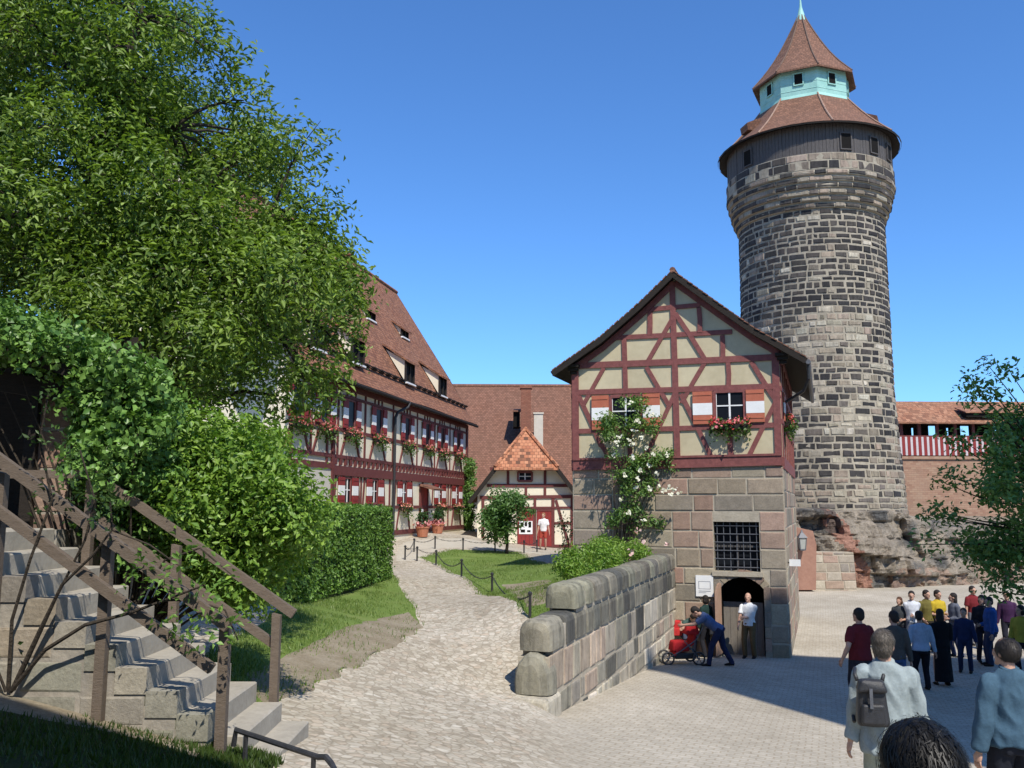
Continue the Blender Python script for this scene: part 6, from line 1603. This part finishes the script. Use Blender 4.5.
# --- the big tree on the left
PT_ = [(-150, -90), (178, -90), (196, 10), (228, 38), (238, 85), (262, 112), (304, 132), (318, 172), (312, 205), (330, 245), (362, 285), (370, 320), (352, 360), (338, 400), (290, 424), (262, 452), (200, 452), (140, 405), (60, 330), (-150, 280)]
t0 = at(18, 520, 13.6); t0.z = gz(t0.x, t0.y) - .1
tree = thing('broadleaf_tree', 'big leafy green tree on the left, overhanging the hall and the stairs', 'tree', t0)
B = blobs(PT_, 12.0, 16.5, .5, .8, 215)
B = [(CAM + (c - CAM) * (1 - .12 * max(0, min(1, (9.5 - c.z) / 4.5))), r) for c, r in B]
for q in ((300, 150, 13), (306, 190, 12.5), (322, 262, 13), (346, 305, 12.6), (340, 345, 13), (318, 385, 12.6), (280, 398, 12.2), (226, 62, 13), (244, 100, 13.2), (196, 30, 12.5), (262, 145, 13.5), (250, 260, 12), (230, 330, 12), (290, 300, 12), (200, 380, 11.8), (160, 340, 12.2), (172, 214, 13), (150, 222, 13.4), (190, 205, 13.2), (72, 300, 11.5), (58, 312, 11.2), (105, 330, 11.3), (85, 318, 11.6), (288, 215, 13), (308, 236, 12.8), (326, 262, 12.7), (342, 284, 12.6), (298, 252, 12.6), (314, 212, 13), (270, 235, 12.9), (300, 270, 12.4), (330, 292, 12.4)): B.append((at(*q), random.uniform(.38, .55)))
B = [b for b in B if not (285 < 512 + 905 * b[0].x / b[0].y < 335 and random.random() < .25)]
mb = MB(); trunk_top = t0 + V((.5, -.2, 3.0))
tp_ = wob(t0 - UP * .3, trunk_top, 6, .12); mb.tube(tp_, [.42, .33, .30, .29, .28, .27, .26], 12)
forks = [(tp_[-1], .26)]
for q, r in (((95, 190, 13), .17), ((30, 230, 12.5), .15), ((150, 250, 13.5), .13), ((-60, 150, 13), .15), ((120, 110, 12.8), .11), ((60, 60, 13.8), .1), ((200, 200, 13.2), .09), ((235, 290, 12.8), .08), ((170, 130, 13), .08), ((-40, 40, 14), .1), ((140, 20, 12.6), .07), ((270, 220, 13), .06)):
    e = at(*q); f = min(forks, key=lambda k: (k[0] - e).length); pts = wob(f[0], e, 7, .25); mb.tube(pts, [min(f[1], r * 1.5) * (1 - i / 7) + r * .8 * i / 7 for i in range(8)], 8); forks.append((e, r * .8)); forks.append((pts[4], r))
limbs(mb, t0, forks, B, .2, .02); mb.build('trunk', M['bark'], tree, smooth=True)
foliage('crown', B, 1500, .11, G1, G2, M['leaf'], tree, .38, 6, .10, up=.7, fill=.35, cmod=.62).data.transform(Matrix.Translation(-t0))

def plant(name, label, cat, base, B, dens, size, c1, c2, mat=None, stems=True, trunk=None, sr=.02, group=None, every=1, **kw):
    t = thing(name, label, cat, base, 0, group)
    o = foliage('crown' if trunk else 'foliage', B, dens, size, c1, c2, mat or M['leaf'], t, **kw); o.data.transform(Matrix.Translation(-base))
    if stems:
        mb = MB(); forks = [(base - UP * .05, sr * 3)]
        if trunk:
            top, r = trunk; pts = wob(base - UP * .1, top, 5, .06); mb.tube(pts, [r * (1.2 - .1 * i) for i in range(6)], 8); forks = [(pts[-1], r), (pts[3], r)]
        for c, r in B[::every]:
            f = min(forks, key=lambda q: (q[0] - c).length); mb.tube(wob(f[0], c, 5, .06), [sr * (1.1 - .18 * i) for i in range(6)], 5)
        mb.build('trunk' if trunk else 'stems', M['bark'], t)
    return t
# --- shrub behind the stairs
P = [(95, 430), (150, 400), (220, 405), (280, 425), (312, 470), (330, 505), (326, 560), (298, 600), (255, 616), (200, 615), (150, 580), (110, 520)]
b0 = gp(238, 622); B = blobs(P, 9.15, 11.2, .32, .48, 105, .7)
plant('leafy_shrub', 'dense bright green shrub growing behind the stone stairs', 'shrub', V((b0.x, 10.2, gz(b0.x, 10.2))), B, 3000, .075, (0.070, 0.166, 0.021), (0.280, 0.420, 0.070), every=2, spray=5, sp_r=.055, fill=.3)
P = [(60, 445), (120, 430), (185, 440), (205, 500), (190, 560), (140, 580), (95, 560), (70, 500)]
b0 = at(130, 560, 9.5); b0.z = gz(b0.x, b0.y); B = blobs(P, 9.1, 9.9, .2, .3, 34, .6)
plant('leafy_shrub', 'darker shrub under the hanging ivy, beside the far handrail', 'shrub', b0, B, 2300, .07, (0.038, 0.096, 0.021), (0.140, 0.263, 0.052), every=2, spray=4, sp_r=.04, fill=.3)
# --- ivy over the porch
P = [(-60, 296), (0, 298), (35, 305), (80, 330), (130, 345), (172, 372), (184, 410), (170, 470), (140, 505), (105, 500), (72, 480), (66, 400), (60, 378), (0, 372), (-60, 380)]
B = blobs(P, 8.75, 9.5, .16, .3, 120, .55) + [(at(x, y, random.uniform(9.0, 9.6)), .26) for x, y in ((5, 325), (40, 335), (75, 355), (110, 370), (150, 392), (160, 430), (140, 470), (110, 440), (90, 410), (120, 480), (30, 355), (-20, 330))]
b0 = at(125, 560, 9.3); b0.z = gz(b0.x, b0.y)
plant('climbing_ivy', 'glossy green ivy hanging over the porch roof', 'ivy', b0, B, 2900, .066, (0.061, 0.149, 0.032), (0.228, 0.385, 0.088), M['ivy'], every=14, aspect=.85, spray=4, sp_r=.035, up=.25, fill=.45)
# --- thin shrub in front of the stairs
b0 = gp(12, 700); t = thing('overhanging_shrub', 'thin dark branched shrub arching across the stone stairs', 'shrub', b0)
YB = b0.y; mb = MB(); B = []
for path, r in ((((12, 690), (40, 630), (62, 585), (92, 556), (112, 530), (110, 500)), .016), (((10, 692), (45, 650), (85, 625), (130, 613), (165, 600), (205, 585)), .018), (((8, 690), (12, 620), (30, 560), (52, 500), (40, 440), (48, 395)), .014),
                (((14, 690), (55, 600), (85, 540), (95, 500), (80, 450)), .012), (((165, 600), (190, 600), (225, 610), (238, 640)), .010), (((130, 613), (165, 560), (200, 548), (232, 575)), .010), (((112, 530), (150, 545), (185, 570)), .008), (((6, 692), (-10, 650), (-30, 610)), .01)):
    pts = [at(x, y, YB - .05 * i + .03 * random.uniform(-1, 1)) for i, (x, y) in enumerate(path)]
    fine = []
    for a, b in zip(pts, pts[1:]): fine += [a.lerp(b, k / 3) for k in range(3)]
    fine.append(pts[-1]); mb.tube(fine, [r * (1 - .75 * i / len(fine)) + .002 for i in range(len(fine))], 6)
    B += [(p + V((random.uniform(-.08, .08), random.uniform(-.1, .1), random.uniform(-.08, .08))), random.uniform(.08, .17)) for p in fine[len(fine) // 2:]]
B1 = [b for b in B]; B2 = [(at(x, y, YB - .25 + random.uniform(-.1, .1)), random.uniform(.12, .2)) for x, y in ((140, 565), (165, 580), (190, 590), (200, 560), (220, 590), (230, 615), (212, 635), (175, 555), (150, 590), (188, 625), (130, 590))]
B1 = [b for b in B1 if 512 + 905 * b[0].x / b[0].y < 62 or b[0].z > 4.0]
o = foliage('foliage', B1, 700, .055, (0.021, 0.052, 0.014), (0.088, 0.158, 0.035), M['leaf'], t, spray=3, sp_r=.04, fill=.2); o.data.transform(Matrix.Translation(-b0))
o = foliage('foliage', B2, 1100, .06, (0.088, 0.193, 0.035), (0.263, 0.420, 0.088), M['leaf'], t, spray=4, sp_r=.04, fill=.2); o.data.transform(Matrix.Translation(-b0)); o['label'] = 'leafy twig over the handrail, coloured brighter as if sunlit'  # leaf colours raised to paint this branch end as sunlit
mb.build('stems', M['bark'], t)
# --- clipped hedge
e1 = gp(392, 578); e2 = gp(300, 604); e2 = e2 + (e2 - e1).normalized() * 1.0; hv = (e1 - e2).normalized(); side = V((-hv.y, hv.x, 0)); side = side if side.x < 0 else -side
HLn = (e1 - e2).length; HW = 1.5; ztop_h = at(385, 508, e1.y).z
hedge = thing('clipped_hedge', 'clipped green hedge running along the left side of the path', 'hedge', e2)
n = 26000; f = rng.random(n); u = rng.random(n); v = rng.random(n); P3 = np.zeros((n, 3)); N3 = np.zeros((n, 3))
def hpos(a, b, c): return np.array(e2)[None] * [1, 1, 0] + np.array(hv)[None] * (a * HLn)[:, None] + np.array(side)[None] * (b * HW)[:, None] + np.stack([0 * c, 0 * c, c], 1)
zb_ = e2.z + (e1.z - e2.z) * u; hh = ztop_h - zb_
near = f < .45; top = (f >= .45) & (f < .7); end = (f >= .7) & (f < .85); rest = f >= .85
a = np.where(end, 1 - .02 * v, u); b = np.where(near, .0, np.where(top | end, v, np.where(rest, 1.0, 0))); w2 = rng.random(n)
c = np.where(top, ztop_h, zb_ + hh * np.where(end, w2, v)); P3 = hpos(a, b, c); nz_ = np.array([noise.noise(V((p[0] * 1.3, p[1] * 1.3, p[2] * 1.3))) for p in P3])
N3[near] = -np.array(side); N3[top] = [0, 0, 1]; N3[end] = np.array(hv); N3[rest] = np.array(side)
P3 += N3 * (nz_ * .13 - .06 + .06 * rng.normal(size=n))[:, None]
P3[:, 2] -= np.where(top, 0, .0)
o = link('foliage', leaf_mesh('foliage', P3, N3 * .7 + rng.normal(size=(n, 3)) * .55 + [0, 0, .35], .085, mixcols(n, (0.052, 0.123, 0.021), (0.193, 0.324, 0.061)), M['leaf'], .55), hedge); o.data.transform(Matrix.Translation(-e2))
mb = MB(); ins = .12; A = [e2 + side * ins + hv * ins, e1 + side * ins - hv * ins, e1 + side * (HW - ins) - hv * ins, e2 + side * (HW - ins) + hv * ins]
mb.hexa([V((p.x, p.y, p.z - .3)) for p in A], [V((p.x, p.y, ztop_h - .14)) for p in A]); mb.build('twigs', M_noise('hedge twigs', (.012, .02, .006), (.03, .045, .015), 9), hedge)
# --- climbing rose on the well house
b0 = gp(622, 562) if False else fm(wf(622, 560)[0], 2.35, .3)
PL = [(590, 430), (612, 400), (642, 390), (656, 404), (668, 432), (681, 452), (672, 470), (662, 478), (668, 505), (664, 530), (640, 540), (606, 528), (600, 490), (606, 465)]
B = blobs(PL, b0.y - .5, b0.y - .05, .2, .34, 46, .6)
rose = plant('climbing_rose', 'tall climbing rose with white flowers against the well house wall', 'rose bush', b0, B, 1500, .10, (0.061, 0.140, 0.032), (0.228, 0.350, 0.096), every=2, spray=4, sp_r=.06, fill=.2, sr=.018)
fl = [(616, 443), (620, 436), (628, 440), (633, 445), (640, 437), (638, 420), (630, 402), (650, 415), (632, 458), (645, 448), (612, 455), (638, 478), (626, 476), (634, 487), (640, 470), (650, 489), (658, 488), (663, 491), (669, 487), (675, 489), (672, 494), (680, 493), (648, 466), (622, 500), (630, 512), (655, 475), (646, 520), (635, 430), (655, 455), (666, 455)]
PTS, NN = [], []
for x, y in fl:
    c = at(x + random.uniform(-2, 2), y, b0.y - .8 + random.uniform(-.15, .15))
    for k in range(7): PTS.append(tuple(c + V((random.gauss(0, .035), random.gauss(0, .035), random.gauss(0, .035))))); NN.append((random.gauss(0, .5), -.8 + random.gauss(0, .4), .5 + random.gauss(0, .4)))
o = link('flowers', leaf_mesh('flowers', np.array(PTS), np.array(NN), .085, mixcols(len(PTS), (.60, .58, .45), (.80, .79, .70)), M['flower'], .95), rose); o.data.transform(Matrix.Translation(-b0))
PL = [(570, 560), (585, 535), (600, 522), (630, 525), (660, 540), (668, 552), (640, 560), (600, 572), (578, 582)]
p1_ = rm(6.0, 0, -1.1); B = []
for k in range(60):
    uu = random.uniform(5.2, 11.6); dd = random.uniform(-1.5, -.55); q = rm(uu, 0, dd); h = random.uniform(.1, .75) * (1 - abs(uu - 9.2) / 7); B.append((V((q.x, q.y, 2.55 + h)), random.uniform(.2, .34)))
bb_ = rm(8.6, 2.4, -1.0)
bush = plant('flowering_bush', 'low feathery bright green bush with pink flowers behind the retaining wall', 'bush', bb_, B, 2300, .11, (0.088, 0.210, 0.021), (0.298, 0.420, 0.079), aspect=.28, spray=5, sp_r=.06, fill=.2, up=.2, every=3)
PTS = [tuple(at(x, y, bb_.y - 1.2)) for x, y in ((632, 552), (637, 531), (666, 543), (643, 542), (612, 557)) for k in range(5)]
PTS = np.array(PTS) + rng.normal(size=(len(PTS), 3)) * .04
o = link('flowers', leaf_mesh('flowers', PTS, rng.normal(size=(len(PTS), 3)) + [0, -1, .5], .08, mixcols(len(PTS), (.7, .42, .4), (.8, .6, .55)), M['flower'], .9), bush); o.data.transform(Matrix.Translation(-bb_))
# --- small tree on the lawn
b0 = gp(507, 554); PL = [(480, 512), (492, 490), (508, 486), (524, 494), (532, 512), (526, 532), (512, 542), (490, 543), (480, 532)]
B = blobs(PL, b0.y - .9, b0.y + .9, .34, .5, 34, .6)
plant('small_tree', 'small round bushy tree on the lawn in front of the cottage', 'tree', b0, B, 900, .14, (0.044, 0.114, 0.026), (0.175, 0.298, 0.088), trunk=(b0 + UP * 1.0, .06), sr=.03, every=2, spray=4, sp_r=.08, fill=.2)
# --- ivy column at the hall corner
B = []
for k in range(46):
    z = random.uniform(2.75, 6.6); w_ = .45 + .25 * math.sin(z * 1.3); B.append((hm(HL - .35 + random.uniform(-w_, w_) * .8, z, .22 + random.uniform(0, .15)), random.uniform(.2, .34)))
b0 = hm(HL - .3, 2.7, .2); plant('climbing_ivy', 'narrow column of green ivy up the far corner of the hall', 'ivy', b0, B, 900, .13, (0.061, 0.149, 0.032), (0.210, 0.350, 0.079), every=4, aspect=.8, spray=4, sp_r=.07, up=.2)
# --- slender plant at the cottage corner
b0 = gp(566, 560); B = [(at(x, y, b0.y), .22) for x, y in ((563, 520), (567, 528), (570, 535), (566, 545), (560, 525), (571, 522), (568, 553))]
plant('slender_shrub', 'slender shrub at the left foot of the well house', 'shrub', b0, B, 900, .1, (0.052, 0.123, 0.026), (0.175, 0.298, 0.070), spray=4)
# --- tree at the right edge
PR = [(1000, 392), (1024, 380), (1120, 340), (1220, 400), (1230, 560), (1120, 610), (1024, 586), (985, 580), (958, 560), (966, 530), (948, 505), (962, 470), (978, 440)]
b0 = at(1130, 640, 19.5); b0.z = gz(b0.x, b0.y)
B = blobs(PR, 17.8, 21.2, .42, .68, 120, .7) + [(at(x, y, Y), r) for x, y, Y, r in ((990, 366, 18.5, .2), (985, 385, 18.5, .22), (966, 380, 18.6, .2), (978, 392, 18.6, .25), (996, 402, 18.6, .35), (968, 398, 18.6, .2), (940, 482, 18.8, .22), (955, 478, 18.9, .28), (926, 516, 18.9, .18), (942, 514, 18.9, .25), (958, 520, 18.9, .3), (916, 545, 19, .16), (936, 545, 19, .2), (985, 590, 18.8, .2), (1002, 586, 18.8, .3), (1010, 372, 18.5, .25), (950, 440, 18.8, .2), (968, 445, 18.8, .3), (1020, 585, 18.6, .4))]
plant('broadleaf_tree', 'dark green leafy tree at the right edge, hanging over the crowd', 'tree', b0, B, 1000, .13, (0.051, 0.130, 0.034), (0.261, 0.413, 0.107), trunk=(b0 + UP * 3.4, .2), sr=.035, spray=6, sp_r=.10, up=.75, fill=.3)
